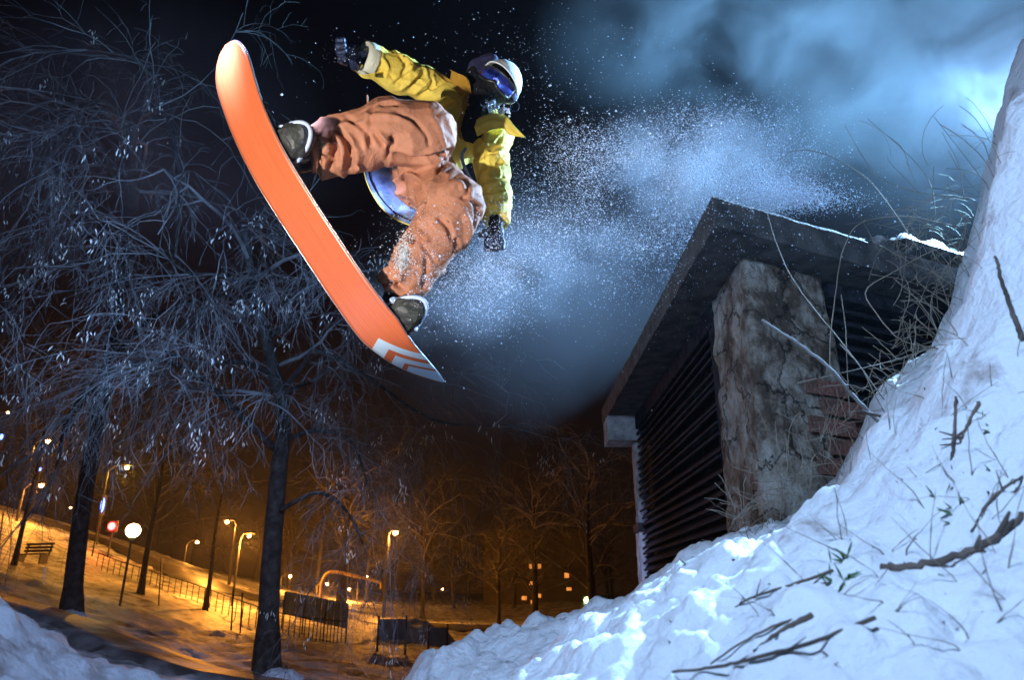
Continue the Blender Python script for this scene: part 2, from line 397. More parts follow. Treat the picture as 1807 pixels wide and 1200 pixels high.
for c in range(9):
    z = 0.02 + c * 0.078
    for k in range(5):
        s = 0.13 + k * 0.25 + (0.125 if c % 2 else 0)
        q = wa + rd2 * s + Vector((RN.x, RN.y)) * rng.uniform(0.0, 0.022)
        brick_at(q.x, q.y, z)
# bricks bared where the plaster fell off the pillar
for c in range(9):
    z = 0.14 + c * 0.078
    for s in ((0.40,) if c % 2 else (0.33,)):
        q = pc + rd2 * s + Vector((RN.x, RN.y)) * (-0.026 + 0.035 * (ZU - z) + rng.uniform(-.008, .008))
        brick_at(q.x, q.y, z)
# left grille: frame, slats, far post
fx = 0.93
b = MB(); b.box((fx + 0.01, 3.03, 0.36), (0.06, 0.07, 1.80)); K(b.build('grille_frame', M['grille']))
b = MB(); b.box((fx + 0.10, 4.1, 0.36), (0.02, 2.2, 1.78)); K(b.build('grille_backing', M['tar']))
b = MB(); b.box((fx, 4.1, 1.21), (0.05, 2.2, 0.10)); K(b.build('lintel', M['grille']))
sl = MB(); sl.box((0, 0, 0), (0.068, 2.06, 0.009), Matrix.Rotation(math.radians(-40), 3, 'Y')); sl.box((-0.026, 0, -0.024), (0.010, 2.06, 0.013))
sp_ = None
for i in range(34):
    z = -0.50 + i * 0.050
    if sp_ is None: o = sp_ = sl.build('slat', M['grille'])
    else: o = sp_.copy(); COL.objects.link(o)
    o.location = (fx + 0.012 + rng.uniform(-.006, .006), 4.10, z + rng.uniform(-.004, .004)); o.rotation_euler = (rng.uniform(-.007, .007), rng.uniform(-.12, .12), rng.uniform(-.003, .003)); K(o)
rough_box([Vector((0.90, 5.16)), Vector((0.99, 5.16)), Vector((0.99, 5.34)), Vector((0.90, 5.34))], -0.9, 0.44, 'lower_post', M['old_wood'], 0.008, 0.03, 14)
rough_box([Vector((0.905, 5.17)), Vector((0.985, 5.17)), Vector((0.985, 5.33)), Vector((0.905, 5.33))], 0.50, 1.08, 'upper_post', M['old_wood'], 0.008, 0.03, 14)
b = MB(); b.box((0.95, 5.25, 0.47), (0.12, 0.21, 0.055)); K(b.build('post_bracket', M['tar']))
# back and far walls so that the kiosk is closed
b = MB(); b.prism([(1.05, 5.20), (2.6, 5.9), (2.6, 6.05), (1.05, 5.36)], -1.0, ZU - .004); K(b.build('back_wall', M['plaster']))
# right grille
ga = pc + rd2 * 0.47
b = MB()
for s0, s1, z0, z1 in ((0, 1.25, 0.66, 0.70), (0, 1.25, 1.19, ZU - .004)):
    p0, p1 = ga + rd2 * s0, ga + rd2 * s1; t_ = dn * 0.06; b.prism([p0, p1, p1 + t_, p0 + t_], z0, z1)
p0 = ga + dn * 0.12; p1 = p0 + rd2 * 1.6
b.prism([p0, p1, p1 + dn * .02, p0 + dn * .02], 0.66, ZU - .004)
K(b.build('side_grille_frame', M['grille']))
sl = MB(); sl.box((0, 0, 0), (1.5, 0.075, 0.009), Matrix.Rotation(math.radians(38), 3, 'X')); sl.box((0, -0.029, -0.026), (1.5, 0.009, 0.014)); sp_ = None
for i in range(9):
    z = 0.72 + i * 0.056; q = ga + rd2 * 0.76 + dn * 0.05
    if sp_ is None: o = sp_ = sl.build('slat', M['grille'])
    else: o = sp_.copy(); COL.objects.link(o)
    o.location = (q.x, q.y, z); o.rotation_euler = (0, rng.uniform(-.006, .006), math.atan2(RD.y, RD.x)); K(o)

# snow left lying on the kiosk roof: ragged, thick at the hill side
def roof_snow():
    vs, fs = [], []; n1, n2 = 90, 70
    ed = Vector((RD.x, RD.y))
    for i in range(n1 + 1):
        for j in range(n2 + 1):
            s = 0.05 + 2.5 * i / n1; t = 0.02 + 2.9 * j / n2
            p = A + ed * s + Vector((0, 1)) * t
            h = 0.40 * (s - 0.72) + 0.11 * fbm(p.x * 3.5, p.y * 3.5, 1) - 0.05 * max(0, 0.15 - t) * 6
            h = min(h, 0.13 + .03 * fbm(p.x * 9, p.y * 9)); h = min(h, t * 4)
            vs.append((p.x, p.y, ZT + (h if h > 0 else max(-0.02, h))))
    for i in range(n1):
        for j in range(n2):
            a = i * (n2 + 1) + j; fs.append((a, a + n2 + 1, a + n2 + 2, a + 1))
    return obj('roof_snow', vs, fs, M['clean_snow'], smooth=True, kind='stuff')
tag(roof_snow(), 'thin broken snow lying on the flat kiosk roof', 'snow')

# ------------------------------------------------------------------ dry stalks and twigs
def stalk(name, pts, r0, r1, m, label, cat, group=None, snowy=False, n=26, buds=0, sides=6):
    if snowy:
        uv = spline(pts, 18); yy = [on_snow(u, v).y for u, v in uv]
        ym = [min(yy[max(0, i - 2):i + 3]) for i in range(18)]; ym = [sum(ym[max(0, i - 2):i + 3]) / len(ym[max(0, i - 2):i + 3]) for i in range(18)]
        q = [P(u, v, y * .993) for (u, v), y in zip(uv, ym)]
    else: q = [P(*p) for p in pts]
    c = spline(q, n); jr = random.Random(len(label) + int(abs(pts[0][0])))
    c = [Vector(x) + Vector((jr.uniform(-1, 1), jr.uniform(-1, 1), jr.uniform(-1, 1))) * r0 * 0.5 for x in c]
    b = MB(); b.tube(c, [r0 + (r1 - r0) * i / (n - 1) for i in range(n)], sides)
    for k in range(buds):
        i = jr.randrange(3, n - 2); d = (c[i + 1] - c[i]).normalized(); o = (d + Vector((jr.uniform(-1, 1), jr.uniform(-.5, .5), jr.uniform(-.3, 1)))).normalized()
        L = jr.uniform(.01, .035); b.tube([c[i], c[i] + o * L * .5, c[i] + o * L], [r0 * .8, r0 * .6, r0 * .3], 5)
    return tag(b.build(name, m, smooth=True), label, cat, group)
G = 'dry stalks standing round the kiosk'
stalk('grass_stalk', [(1372, 282, 2.0), (1405, 265, 2.0), (1460, 273, 2.0), (1530, 315, 2.0), (1580, 378, 2.0), (1620, 440, 2.05)], .0009, .0022, M['straw'], 'long pale stalk arching highest over the kiosk roof against the blue mist', 'grass stalk', G)
stalk('grass_stalk', [(1352, 368, 1.9), (1372, 435, 1.9), (1410, 510, 1.9), (1490, 610, 1.9), (1560, 705, 1.95)], .0010, .0018, M['straw'], 'straight thin stalk slanting down from roof edge across the crumbling pillar', 'grass stalk', G)
stalk('grass_stalk', [(1690, 400, 1.9), (1600, 382, 1.9), (1520, 393, 1.9), (1488, 440, 1.9), (1474, 520, 1.9), (1465, 600, 1.9), (1465, 662, 1.9)], .0016, .0018, M['straw'], 'bent stalk hooking over the roof edge and hanging straight down by the grille', 'grass stalk', G)
stalk('grass_stalk', [(1700, 425, 1.9), (1640, 445, 1.9), (1580, 478, 1.9), (1528, 512, 1.9), (1548, 555, 1.9), (1590, 600, 1.9), (1655, 616, 1.95)], .0014, .0018, M['straw'], 'sharply kinked stalk forming a V before the small side grille', 'grass stalk', G)
stalk('grass_stalk', [(1484, 520, 1.9), (1492, 580, 1.9), (1495, 650, 1.9), (1500, 740, 1.95)], .0010, .0012, M['straw'], 'short upright stalk crossing the lower side grille', 'grass stalk', G)
stalk('grass_stalk', [(1408, 676, 1.85), (1500, 655, 1.85), (1580, 635, 1.9), (1650, 612, 1.95)], .0012, .0016, M['straw'], 'pale stalk lying almost level across the brickwork', 'grass stalk', G)
stalk('grass_stalk', [(1482, 607, 1.85), (1520, 650, 1.85), (1545, 700, 1.9), (1580, 760, 1.95)], .0012, .0014, M['straw'], 'short stalk leaning left below the side grille', 'grass stalk', G)
stalk('bare_branch', [(1345, 565, 1.75), (1410, 608, 1.75), (1462, 648, 1.75), (1505, 700, 1.8), (1550, 745, 1.85), (1590, 800, 1.95)], .0035, .0060, M['twig'], 'thick grey branch leaning across the pillar plaster', 'branch', buds=6)
stalk('bare_branch', [(1510, 725, 1.8), (1570, 738, 1.78), (1625, 750, 1.72), (1640, 765, 1.75), (1628, 790, 1.8), (1605, 810, 1.85)], .0045, .0030, M['stick'], 'dark hooked twig sticking out over the snow from the brickwork', 'branch', buds=4)
for pts in (((1488, 215, 2.3), (1520, 272, 2.2), (1552, 312, 2.1), (1620, 338, 2.05), (1710, 352, 2.0)),
            ((1530, 208, 2.4), (1600, 270, 2.3), (1640, 320, 2.2), (1650, 380, 2.1), (1640, 430, 2.05))):
    stalk('grass_stalk', pts, .0008, .0016, M['straw'], 'thin curved stalk above the tangle, upper of the pair ending in mist' if pts[0][0] == 1488 else 'thin drooping stalk above the tangle that bends back down into it', 'grass stalk', G)
for k, pts in enumerate((((1648, 205, 2.2), (1700, 272, 2.15), (1745, 330, 2.05)), ((1662, 232, 2.2), (1692, 290, 2.1), (1700, 350, 2.0)))):
    stalk('grass_stalk', pts, .0008, .0014, M['straw'], ('long straight stalk nearest the top of the snow bank', 'short stalk just left of the long one by the snow bank')[k], 'grass stalk', G)
S2 = 'twigs lying on the snow bank'
stalk('fallen_twig', [(1187, 1186), (1260, 1178), (1330, 1163), (1440, 1132), (1545, 1090)], .0018, .0030, M['stick'], 'longest straight brown twig lying on snow near the bottom', 'twig', S2, True, buds=2)
stalk('fallen_twig', [(1252, 1174), (1300, 1140), (1360, 1108), (1440, 1080)], .0012, .0022, M['stick'], 'slim brown twig just above the longest one on the snow', 'twig', S2, True)
stalk('fallen_twig', [(1330, 1150), (1370, 1120), (1405, 1100), (1435, 1088)], .0018, .0050, M['stick'], 'short thick forked twig lying between the two slim ones', 'twig', S2, True)
stalk('fallen_twig', [(1292, 1076), (1325, 1056), (1380, 1038), (1470, 1008)], .0012, .0024, M['stick'], 'budded twig lying highest of the lower snow twigs', 'twig', S2, True, buds=6)
stalk('fallen_twig', [(1558, 1000), (1600, 1003), (1680, 985), (1750, 955), (1806, 905)], .0065, .004, M['stick'], 'thick dark broken branch sunk in the snow at the right', 'twig', S2, True, buds=5)
stalk('fallen_twig', [(1757, 452), (1775, 520), (1806, 602)], .0030, .0050, M['stick'], 'dark stem poking from the high snow at the right edge', 'twig', S2, True)
stalk('fallen_twig', [(1687, 700), (1684, 760), (1678, 830)], .0022, .0030, M['stick'], 'upright stub standing in the snow', 'twig', S2, True)
stalk('fallen_twig', [(1728, 710), (1708, 748), (1690, 790)], .0034, .0022, M['stick'], 'short slanted stub beside the upright one', 'twig', S2, True, buds=4)
stalk('fallen_twig', [(1715, 940), (1750, 880), (1806, 840)], .0022, .0022, M['stick'], 'thin twig above the thick broken branch', 'twig', S2, True, buds=3)
# tangle of fine stems where roof meets bank
b = MB(); rg = random.Random(11)
for k in range(120):
    u, v = rg.gauss(1665, 45), rg.gauss(420, 60); Y = rg.uniform(1.95, 2.25); p = P(u, v, Y); pts = [p]; d = Vector((rg.uniform(-1, 1), rg.uniform(-.3, .3), rg.uniform(-1, 1))).normalized()
    bend = Vector((rg.uniform(-1, 1), 0, rg.uniform(-1.2, .4))) * .25
    for s in range(9):
        d = (d + bend + Vector((rg.uniform(-1, 1), rg.uniform(-1, 1), rg.uniform(-1, 1))) * .10).normalized(); p = p + d * rg.uniform(.012, .03); pts.append(p)
    b.tube(pts, rg.uniform(.0005, .0011), 4)
for k in range(70):
    u, v = 1700 + rg.gauss(0, 25), rg.uniform(230, 620); u -= (v - 300) * .22; p = on_snow(u + 30, v); pts = [p]; d = Vector((rg.uniform(-1, .1), -.1, rg.uniform(-.2, 1))).normalized()
    for s in range(8):
        d = (d + Vector((rg.uniform(-.3, .1), 0, rg.uniform(-.3, .1)))).normalized(); p = p + d * .022; pts.append(p)
    b.tube(pts, rg.uniform(.0005, .0010), 4)
for k in range(170):      # litter of stems along the foot of pillar and bricks
    t = rg.random(); u = 1290 + 340 * t; v = 935 - 330 * t ** 1.1 + rg.gauss(0, 26); Y = rg.uniform(2.0, 2.2); p = P(u, v, Y); pts = [p]; d = Vector((rg.uniform(-1, 1), rg.uniform(-.2, .2), rg.uniform(-.6, 1))).normalized()
    for s in range(7):
        d = (d + Vector((rg.uniform(-1, 1), 0, rg.uniform(-1, .7))) * .28).normalized(); p = p + d * rg.uniform(.008, .026); pts.append(p)
    b.tube(pts, rg.uniform(.0006, .0014), 4)
for k in range(75):      # single stems standing out of the snow
    u, v = rg.uniform(1330, 1800), rg.uniform(640, 1150)
    if (u - 1330) / 470 + (v - 640) / 510 < .75: continue
    p = on_snow(u, v); pts = [p - Vector((0, 0, .01))]; d = Vector((rg.uniform(-1, .6), rg.uniform(-.5, .2), rg.uniform(.1, 1))).normalized(); L = rg.uniform(.006, .020)
    for s in range(7):
        d = (d + Vector((rg.uniform(-1, 1), rg.uniform(-1, 1), rg.uniform(-1, .6))) * .16).normalized(); p = p + d * L; pts.append(p)
    b.tube(pts, [rg.uniform(.0006, .0014) * (1 - .1 * q) for q in range(8)], 4)
tag(b.build('grass_tangle', M['straw'], kind='stuff'), 'fine dry stems tangled beside the kiosk and scattered over the snow bank', 'dry grass')
# specks, leaves on the snow
b = MB(); g = MB()
for k in range(420):
    u = rg.uniform(1150, 1806); v = rg.uniform(500, 1200); 
    if rg.random() > .5: u, v = rg.gauss(1700, 110), rg.gauss(900, 90)
    if u > 1806 or u < 1100 or v > 1199: continue
    p = on_snow(u, v, .001)
    if p.y > 2.8: continue
    s = rg.uniform(.0012, .0045) * p.y; d = Vector((rg.uniform(-1, 1), rg.uniform(-1, 1), rg.uniform(-.4, .8))).normalized()
    (g if rg.random() < .22 else b).tube([p, p + d * s * 1.6, p + d * s * 3], [s * .25, s * .5, s * .1], 4, .4)
tag(b.build('leaf_litter', M['stick'], kind='stuff'), 'dark specks and bits of bark strewn over the snow bank', 'litter')
for cu, cv in ((1665, 880), (1490, 998), (1480, 1035), (1768, 835), (1750, 765), (1690, 910)):
    for k in range(9):
        p = on_snow(cu + rg.gauss(0, 10), cv + rg.gauss(0, 10), .002); d = Vector((rg.uniform(-1, 1), rg.uniform(-.5, .5), rg.uniform(0, 1))).normalized()
        g.tube([p, p + d * .012, p + d * .026], [.001, .004, .0006], 4, .35)
tag(g.build('green_sprigs', M['green'], kind='stuff'), 'small green leaf sprigs poking through the snow bank', 'leaves')

# ------------------------------------------------------------------ trees
def grow(tb, tips, p, d, L, r, lvl, rg, droop, kids, wob=0.28):
    n = 7 if lvl == 0 else (6 if lvl == 1 else 5); pts = [p]; step = L / n; ds = []
    for i in range(n):
        d = (d + Vector((rg.uniform(-1, 1), rg.uniform(-1, 1), rg.uniform(-1, 1))) * wob + Vector((0, 0, -droop))).normalized()
        p = p + d * step; pts.append(p); ds.append(d)
    tb.tube(pts, [max(r * (1 - .65 * i / n), .0016) for i in range(n + 1)], 6 if lvl == 0 else (4 if lvl == 1 else 3))
    tips.append(p)
    if lvl < len(kids):
        for k in range(kids[lvl]):
            i = rg.randrange(1, n + 1); dd = ds[i - 1]
            o = Vector((rg.uniform(-1, 1), rg.uniform(-1, 1), rg.uniform(-1, 1))); o = (o - dd * o.dot(dd)).normalized()
            a = rg.uniform(.45, 1.15)
            grow(tb, tips, pts[i], dd * math.cos(a) + o * math.sin(a), L * rg.uniform(.38, .7), r * .40, lvl + 1, rg, droop * 1.15, kids, wob)
def make_tree(name, trunk, r0, r1, limbs, label, seed, kids=(7, 6, 4), droop=.07, nl=0, limb_len=2.2, limb_r=.035, seeds=0, group=None, up=.4, base_snow=False, tfrom=.55):
    rg = random.Random(seed)
    base = trunk[0]; root = tag(empty(name, base), label, 'tree', group)
    def Kt(o): o.parent = root; o.matrix_parent_inverse = Matrix.Translation(-root.location); return o
    c = spline(trunk, 24); tb = MB()
    rads = [(r0 + (r1 - r0) * i / 23) * (1 + .5 * max(0, 1 - i / 2.0) * .6) * (1 + .07 * fbm(i * .7, seed)) for i in range(24)]
    tb.tube([tuple(base - Vector((0, 0, .4)))] + [tuple(q) for q in c], [rads[0] * 1.15] + rads, 14)
    Kt(tb.build('trunk', M['bark'], smooth=True))
    lb = MB(); cb = MB(); tips = []
    for pts, ra, rb in limbs:
        q = spline(pts, 16); lb.tube(q, [ra + (rb - ra) * i / 15 for i in range(16)], 8)
        for k in range(7):
            i = rg.randrange(3, 16); d = Vector(q[min(i + 1, 15)] - q[i - 1]).normalized()
            d = (d + Vector((rg.uniform(-1, 1), rg.uniform(-1, 1), rg.uniform(-.6, .8))) * .9).normalized()
            grow(cb, tips, Vector(q[i]), d, limb_len * rg.uniform(.5, 1), rb * .6 + .004, 0, rg, droop, kids)
    for k in range(nl):
        i = rg.randrange(int(24 * tfrom), 24); a = rg.uniform(0, 2 * math.pi)
        d = Vector((math.cos(a), math.sin(a), up + rg.uniform(-.3, .6))).normalized()
        grow(cb, tips, Vector(c[i]), d, limb_len * rg.uniform(.7, 1.3), limb_r, 0, rg, droop, kids)
    if limbs: Kt(lb.build('limb', M['bark'], smooth=True))
    Kt(cb.build('crown', M['twig'], kind='stuff'))
    if seeds:
        sb = MB()
        for t in rg.sample(tips, min(seeds, len(tips))):
            for k in range(rg.randrange(4, 12)):
                p = t + Vector((rg.gauss(0, .05), rg.gauss(0, .05), rg.gauss(-.05, .06))); L = rg.uniform(.015, .035)
                d = Vector((rg.uniform(-.5, .5), rg.uniform(-.5, .5), -1)).normalized()
                sb.tube([p, p + d * L, p + d * L * 2.2], [.002, .007, .001], 3, .4)
        Kt(sb.build('seed_clusters', M['seed'], kind='stuff'))
    return root
Q = P
make_tree('ash_tree', [Q(125, 1088, 15), Q(135, 980, 14.8), Q(158, 820, 14.5), Q(190, 650, 13.6), Q(222, 470, 12), Q(235, 330, 10.6), Q(225, 220, 9.6)], .19, .07,
    [([Q(188, 660, 13.5), Q(150, 700, 13), Q(118, 745, 12.6), Q(100, 830, 12.4)], .09, .03),
     ([Q(195, 640, 13.5), Q(260, 570, 12.4), Q(320, 540, 11.6), Q(400, 520, 11)], .09, .03),
     ([Q(225, 400, 11.4), Q(180, 260, 9.6), Q(120, 210, 8.8), Q(40, 240, 8.2)], .05, .018),
     ([Q(225, 380, 11.2), Q(215, 220, 9.4), Q(160, 180, 8.6), Q(70, 300, 8.0)], .05, .015),
     ([Q(230, 320, 10.6), Q(240, 220, 9), Q(290, 200, 8.4), Q(320, 330, 8.0), Q(310, 450, 7.8)], .04, .010),
     ([Q(228, 300, 10.4), Q(200, 200, 8.6), Q(140, 230, 8), Q(60, 400, 7.6)], .04, .012),
     ([Q(215, 520, 12.4), Q(150, 450, 11), Q(70, 420, 10), Q(0, 480, 9.6)], .06, .018),
     ([Q(230, 280, 10), Q(260, 130, 9), Q(180, 90, 8.6), Q(40, 90, 8.4)], .03, .010)],
    'large leafless ash with drooping blue-lit crown, leftmost of the two near trees', 21, kids=(6, 3, 2), droop=.13, nl=5, limb_len=2.2, seeds=70)
make_tree('ash_tree', [Q(470, 1188, 12), Q(478, 1000, 11.8), Q(490, 850, 11.4), Q(500, 740, 10.8), Q(480, 640, 10), Q(450, 520, 9.4), Q(430, 400, 9)], .175, .05,
    [([Q(492, 800, 11.2), Q(380, 690, 9.8), Q(300, 640, 9), Q(230, 640, 8.6)], .06, .014),
     ([Q(488, 700, 10.6), Q(540, 640, 9.6), Q(560, 620, 9), Q(640, 660, 8.4), Q(760, 740, 8.0), Q(870, 752, 7.8)], .05, .006),
     ([Q(480, 660, 10.2), Q(430, 640, 9.4), Q(360, 640, 8.6), Q(290, 620, 8.2)], .05, .010),
     ([Q(470, 600, 9.8), Q(560, 540, 9), Q(600, 480, 8.4), Q(660, 440, 8.2)], .045, .008),
     ([Q(450, 540, 9.4), Q(400, 490, 8.6), Q(330, 480, 8.1), Q(280, 440, 7.8)], .04, .008),
     ([Q(495, 780, 11.2), Q(560, 760, 10.4), Q(620, 780, 9.8), Q(650, 860, 9.4)], .05, .010),
     ([Q(495, 900, 11.4), Q(560, 870, 11.2), Q(610, 900, 11.2), Q(640, 960, 11.2)], .04, .012)],
    'leafless ash with black trunk standing in the middle of the park, hung with pale seeds', 5, kids=(6, 5, 3), droop=.11, nl=9, limb_len=1.9, seeds=120)
TG = 'small trees in the park'
def small_tree(u, v, Y, H, label, seed, r=.14, nl=12, lean=0, ll=None, dens=(6, 5), thick=.03):
    p = P(u, v, Y); p = Vector((p.x, p.y, gz(p.x, p.y) - .05)); q = [p + Vector((lean * t, 0, H * t)) + Vector((.15 * fbm(t * 3, seed), .1 * fbm(t * 3, seed + 5), 0)) * H * .3 * t for t in (0, .2, .4, .6, .8, 1)]
    return make_tree('bare_tree', q, r, r * .25, [], label, seed, kids=dens, droop=.02, nl=nl, limb_len=ll or H * .42, limb_r=thick, group=TG, up=.7, tfrom=.3)
small_tree(248, 1048, 34, 9, 'slim dark tree right behind the globe lamp', 31, .15, 16)
small_tree(362, 1076, 36, 7, 'young tree between the globe lamp and the big middle tree', 32, .12, 14)
small_tree(40, 930, 32, 9, 'dark tree beside the park bench', 33, .11, 18)
small_tree(600, 1095, 58, 10, 'thick bare tree left of the yellow pipe end', 34, .45, 16, thick=.06)
small_tree(745, 1090, 75, 11, 'tall bare tree right of the middle street lamp', 36, .22, 16, thick=.06)
small_tree(1045, 1080, 42, 9, 'dark bare tree beside the white kiosk post', 37, .3, 22, thick=.05)
small_tree(945, 1095, 48, 8, 'broad dark bare tree before the lit building', 38, .26, 22, thick=.05)
small_tree(880, 1100, 60, 7, 'low dark tree at the bend of the road', 39, .18, 18, thick=.05)
# far wood: one mass along the horizon
fb = MB(); rg = random.Random(77); tips = []
for k in range(46):
    x = -95 + 190 * k / 45 + rg.uniform(-3, 3); y = rg.uniform(105, 135); z = gz(x, y); H = rg.uniform(8, 14); p = Vector((x, y, z - .3))
    fb.tube([p, p + Vector((rg.uniform(-.5, .5), 0, H * .6)), p + Vector((rg.uniform(-1, 1), 0, H))], [.3, .2, .05], 5)
    for j in range(16):
        s = p + Vector((0, 0, H * rg.uniform(.3, .95))); a = rg.uniform(0, 6.28)
        grow(fb, tips, s, Vector((math.cos(a), math.sin(a), rg.uniform(.2, 1))).normalized(), H * .35, .09, 0, rg, .0, (5,))
tag(fb.build('far_wood', M['bark'], kind='stuff'), 'dark mass of bare trees along the far side of the park', 'wood')

# ------------------------------------------------------------------ street lamps and other park furniture
E = {'orange': emit('lamp_orange', (1.0, 0.42, 0.12), 110), 'yellow': emit('lamp_yellow', (1.0, 0.52, 0.08), 110), 'globe': emit('lamp_globe', (1.0, 0.70, 0.28), 45),
     'red': emit('signal_red', (1.0, 0.03, 0.03), 30), 'blue': emit('sign_blue', (0.08, 0.16, 1.0), 12), 'window': emit('lit_window', (1.0, 0.36, 0.07), .9), 'green': emit('light_green', (0.6, 1.0, 0.25), 20)}
LG = 'street lamps along the roads'
def point(loc, power, col, name='lamp_light', size=.12):
    d = bpy.data.lights.new(name, 'POINT'); d.energy = power; d.color = col; d.shadow_soft_size = size
    o = bpy.data.objects.new(name, d); COL.objects.link(o); o.location = loc; return o
def street_lamp(u, v, Y, label, r=.16, power=0, col='orange', arm=1.2, pr=.08):
    h = P(u, v, Y); bx = h.x - arm; base = Vector((bx, h.y, gz(bx, h.y) - .3))
    root = tag(empty('street_lamp', base), label, 'street lamp', LG)
    def Kl(o): o.parent = root; o.matrix_parent_inverse = Matrix.Translation(-root.location); return o
    b = MB(); top = Vector((bx, h.y, h.z - .25)); b.tube([base, top], [pr, pr * .7], 8); Kl(b.build('pole', M['dark_metal']))
    b = MB(); b.tube([top, top + Vector((arm * .3, 0, .35)), h + Vector((-.25, 0, .22))], pr * .5, 6); Kl(b.build('arm', M['dark_metal']))
    b = MB(); b.ball(h + Vector((0, 0, .16)), .3, 10, 6, (1.2, .6, .35)); Kl(b.build('lamp_housing', M['dark_metal'], smooth=True))
    b = MB(); b.ball(h - Vector((0, 0, .02)), r * .65, 10, 6); Kl(b.build('bulb', E[col], smooth=True))
    if power:
        lt = point(h - Vector((0, 0, .45)), power * (.42 if power > 3000 and power not in (3600, 2900) else 1.15), {'orange': (1.0, .35, .045), 'yellow': (1, .46, .05)}[col]); Kl(lt)
street_lamp(698, 940, 62, 'tall bright street lamp standing alone in the middle of the park', .30, 3600, arm=.6, pr=.16)
street_lamp(224, 825, 48, 'yellow street lamp right of the big left trunk, highest there', .20, 1100, 'yellow', pr=.05)
street_lamp(85, 779, 66, 'brightest orange street lamp left of the big left trunk', .30, 5000)
street_lamp(73, 857, 52, 'low orange street lamp standing behind the bench', .22, 3500, pr=.10)
street_lamp(401, 921, 60, 'orange street lamp with pale pole left of the middle trunk', .22, 6500, arm=-.8, pr=.14)
street_lamp(440, 946, 42, 'street lamp half hidden by the black middle trunk', .14, 2900, arm=.5)
street_lamp(348, 957, 88, 'small distant orange lamp left of the pale pole', .26, 3500)
street_lamp(14, 728, 90, 'tiny distant street lamp at the far left edge', .22)
street_lamp(125, 896, 90, 'tiny dim lamp touching the big left trunk', .14)
street_lamp(512, 1017, 100, 'distant lamp just right of the middle trunk', .25, 3500)
street_lamp(577, 1031, 90, 'distant lamp under the left end of the yellow pipe', .22, 3000)
street_lamp(616, 1040, 105, 'distant lamp under the middle of the yellow pipe', .24, 3000)
street_lamp(781, 1040, 110, 'tiny distant lamp right of the tall middle lamp', .16)
street_lamp(648, 1018, 105, 'tiny distant lamp just above the yellow pipe', .13)
# globe lamp
h = P(235, 937, 27); root = tag(empty('globe_lamp', (h.x, h.y, gz(h.x, h.y))), 'white glowing globe lamp on a thin black post in the snowy park', 'park lamp')
b = MB(); b.tube([(h.x, h.y, gz(h.x, h.y) - .2), (h.x, h.y, h.z - .25)], .045, 8); b.tube([(h.x, h.y, h.z - .36), (h.x, h.y, h.z - .22)], .10, 10); o = b.build('post', M['dark_metal']); o.parent = root; o.matrix_parent_inverse = Matrix.Translation(-root.location)
b = MB(); b.ball(h, .25, 16, 10); o = b.build('globe', E['globe'], smooth=True); o.parent = root; o.matrix_parent_inverse = Matrix.Translation(-root.location)
# signals and small lights
def signal(u, v, Y, col, label, name, cat, sz=(.16, .16, .16), pole=True):
    p = P(u, v, Y); root = tag(empty(name, (p.x, p.y, gz(p.x, p.y))), label, cat)
    def Kl(o): o.parent = root; o.matrix_parent_inverse = Matrix.Translation(-root.location); return o
    b = MB(); b.tube([(p.x, p.y + .2, gz(p.x, p.y) - .2), (p.x, p.y + .2, p.z + .3)], .06, 6); Kl(b.build('pole', M['dark_metal']))
    b = MB(); b.box(p + Vector((0, .14, 0)), (sz[0] * 2.6, .14, sz[2] * 2.8)); Kl(b.build('housing', M['dark_metal']))
    b = MB(); b.ball(p, 1, 10, 6, sz); Kl(b.build('lens', E[col], smooth=True))
signal(197, 929, 50, 'red', 'red traffic light glowing beyond the globe lamp', 'traffic_light', 'traffic light', (.26, .1, .26))
signal(181, 892, 55, 'blue', 'tall narrow blue light sign above the red signal', 'light_sign', 'sign', (.14, .1, .55))
signal(70, 828, 70, 'blue', 'small round blue light between two orange lamps', 'light_sign', 'sign', (.16, .1, .2))
signal(2, 771, 70, 'blue', 'blue light cut by the left edge of the photo', 'light_sign', 'sign', (.2, .1, .3))
signal(1036, 1060, 70, 'green', 'pale green light beside the kiosk post', 'traffic_light', 'traffic light', (.28, .1, .28))
point(P(197, 929, 49.5), 160, (1, .03, .02), 'signal_glow')
point(P(1036, 1071, 69.5), 120, (.5, 1, .2), 'signal_glow')
# far building with lit windows
c0 = P(945, 1020, 115); bz0 = gz(c0.x, c0.y)
root = tag(empty('apartment_block', (c0.x, c0.y, bz0)), 'far dark apartment block with a few orange lit windows', 'building')
def Kl(o): o.parent = root; o.matrix_parent_inverse = Matrix.Translation(-root.location); return o
b = MB(); b.box((c0.x, c0.y + 6, bz0 + 5), (16, 11, 11)); Kl(b.build('wall', M['far_wall']))
b = MB(); b.box((c0.x, c0.y + 6, bz0 + 10.75), (16.6, 11.6, .5)); Kl(b.build('roof', M['tar']))
for u, v in ((938, 1000), (952, 1000), (938, 1030), (952, 1052), (941, 1064), (1000, 1016), (1004, 1040), (992, 1068), (925, 1056)):
    p = P(u, v, c0.y + .45); b = MB(); b.box((p.x, p.y, p.z), (.45 + .3 * abs(math.sin(u)), .12, .4 + .35 * abs(math.sin(v)))); Kl(b.build('window', E['window']))
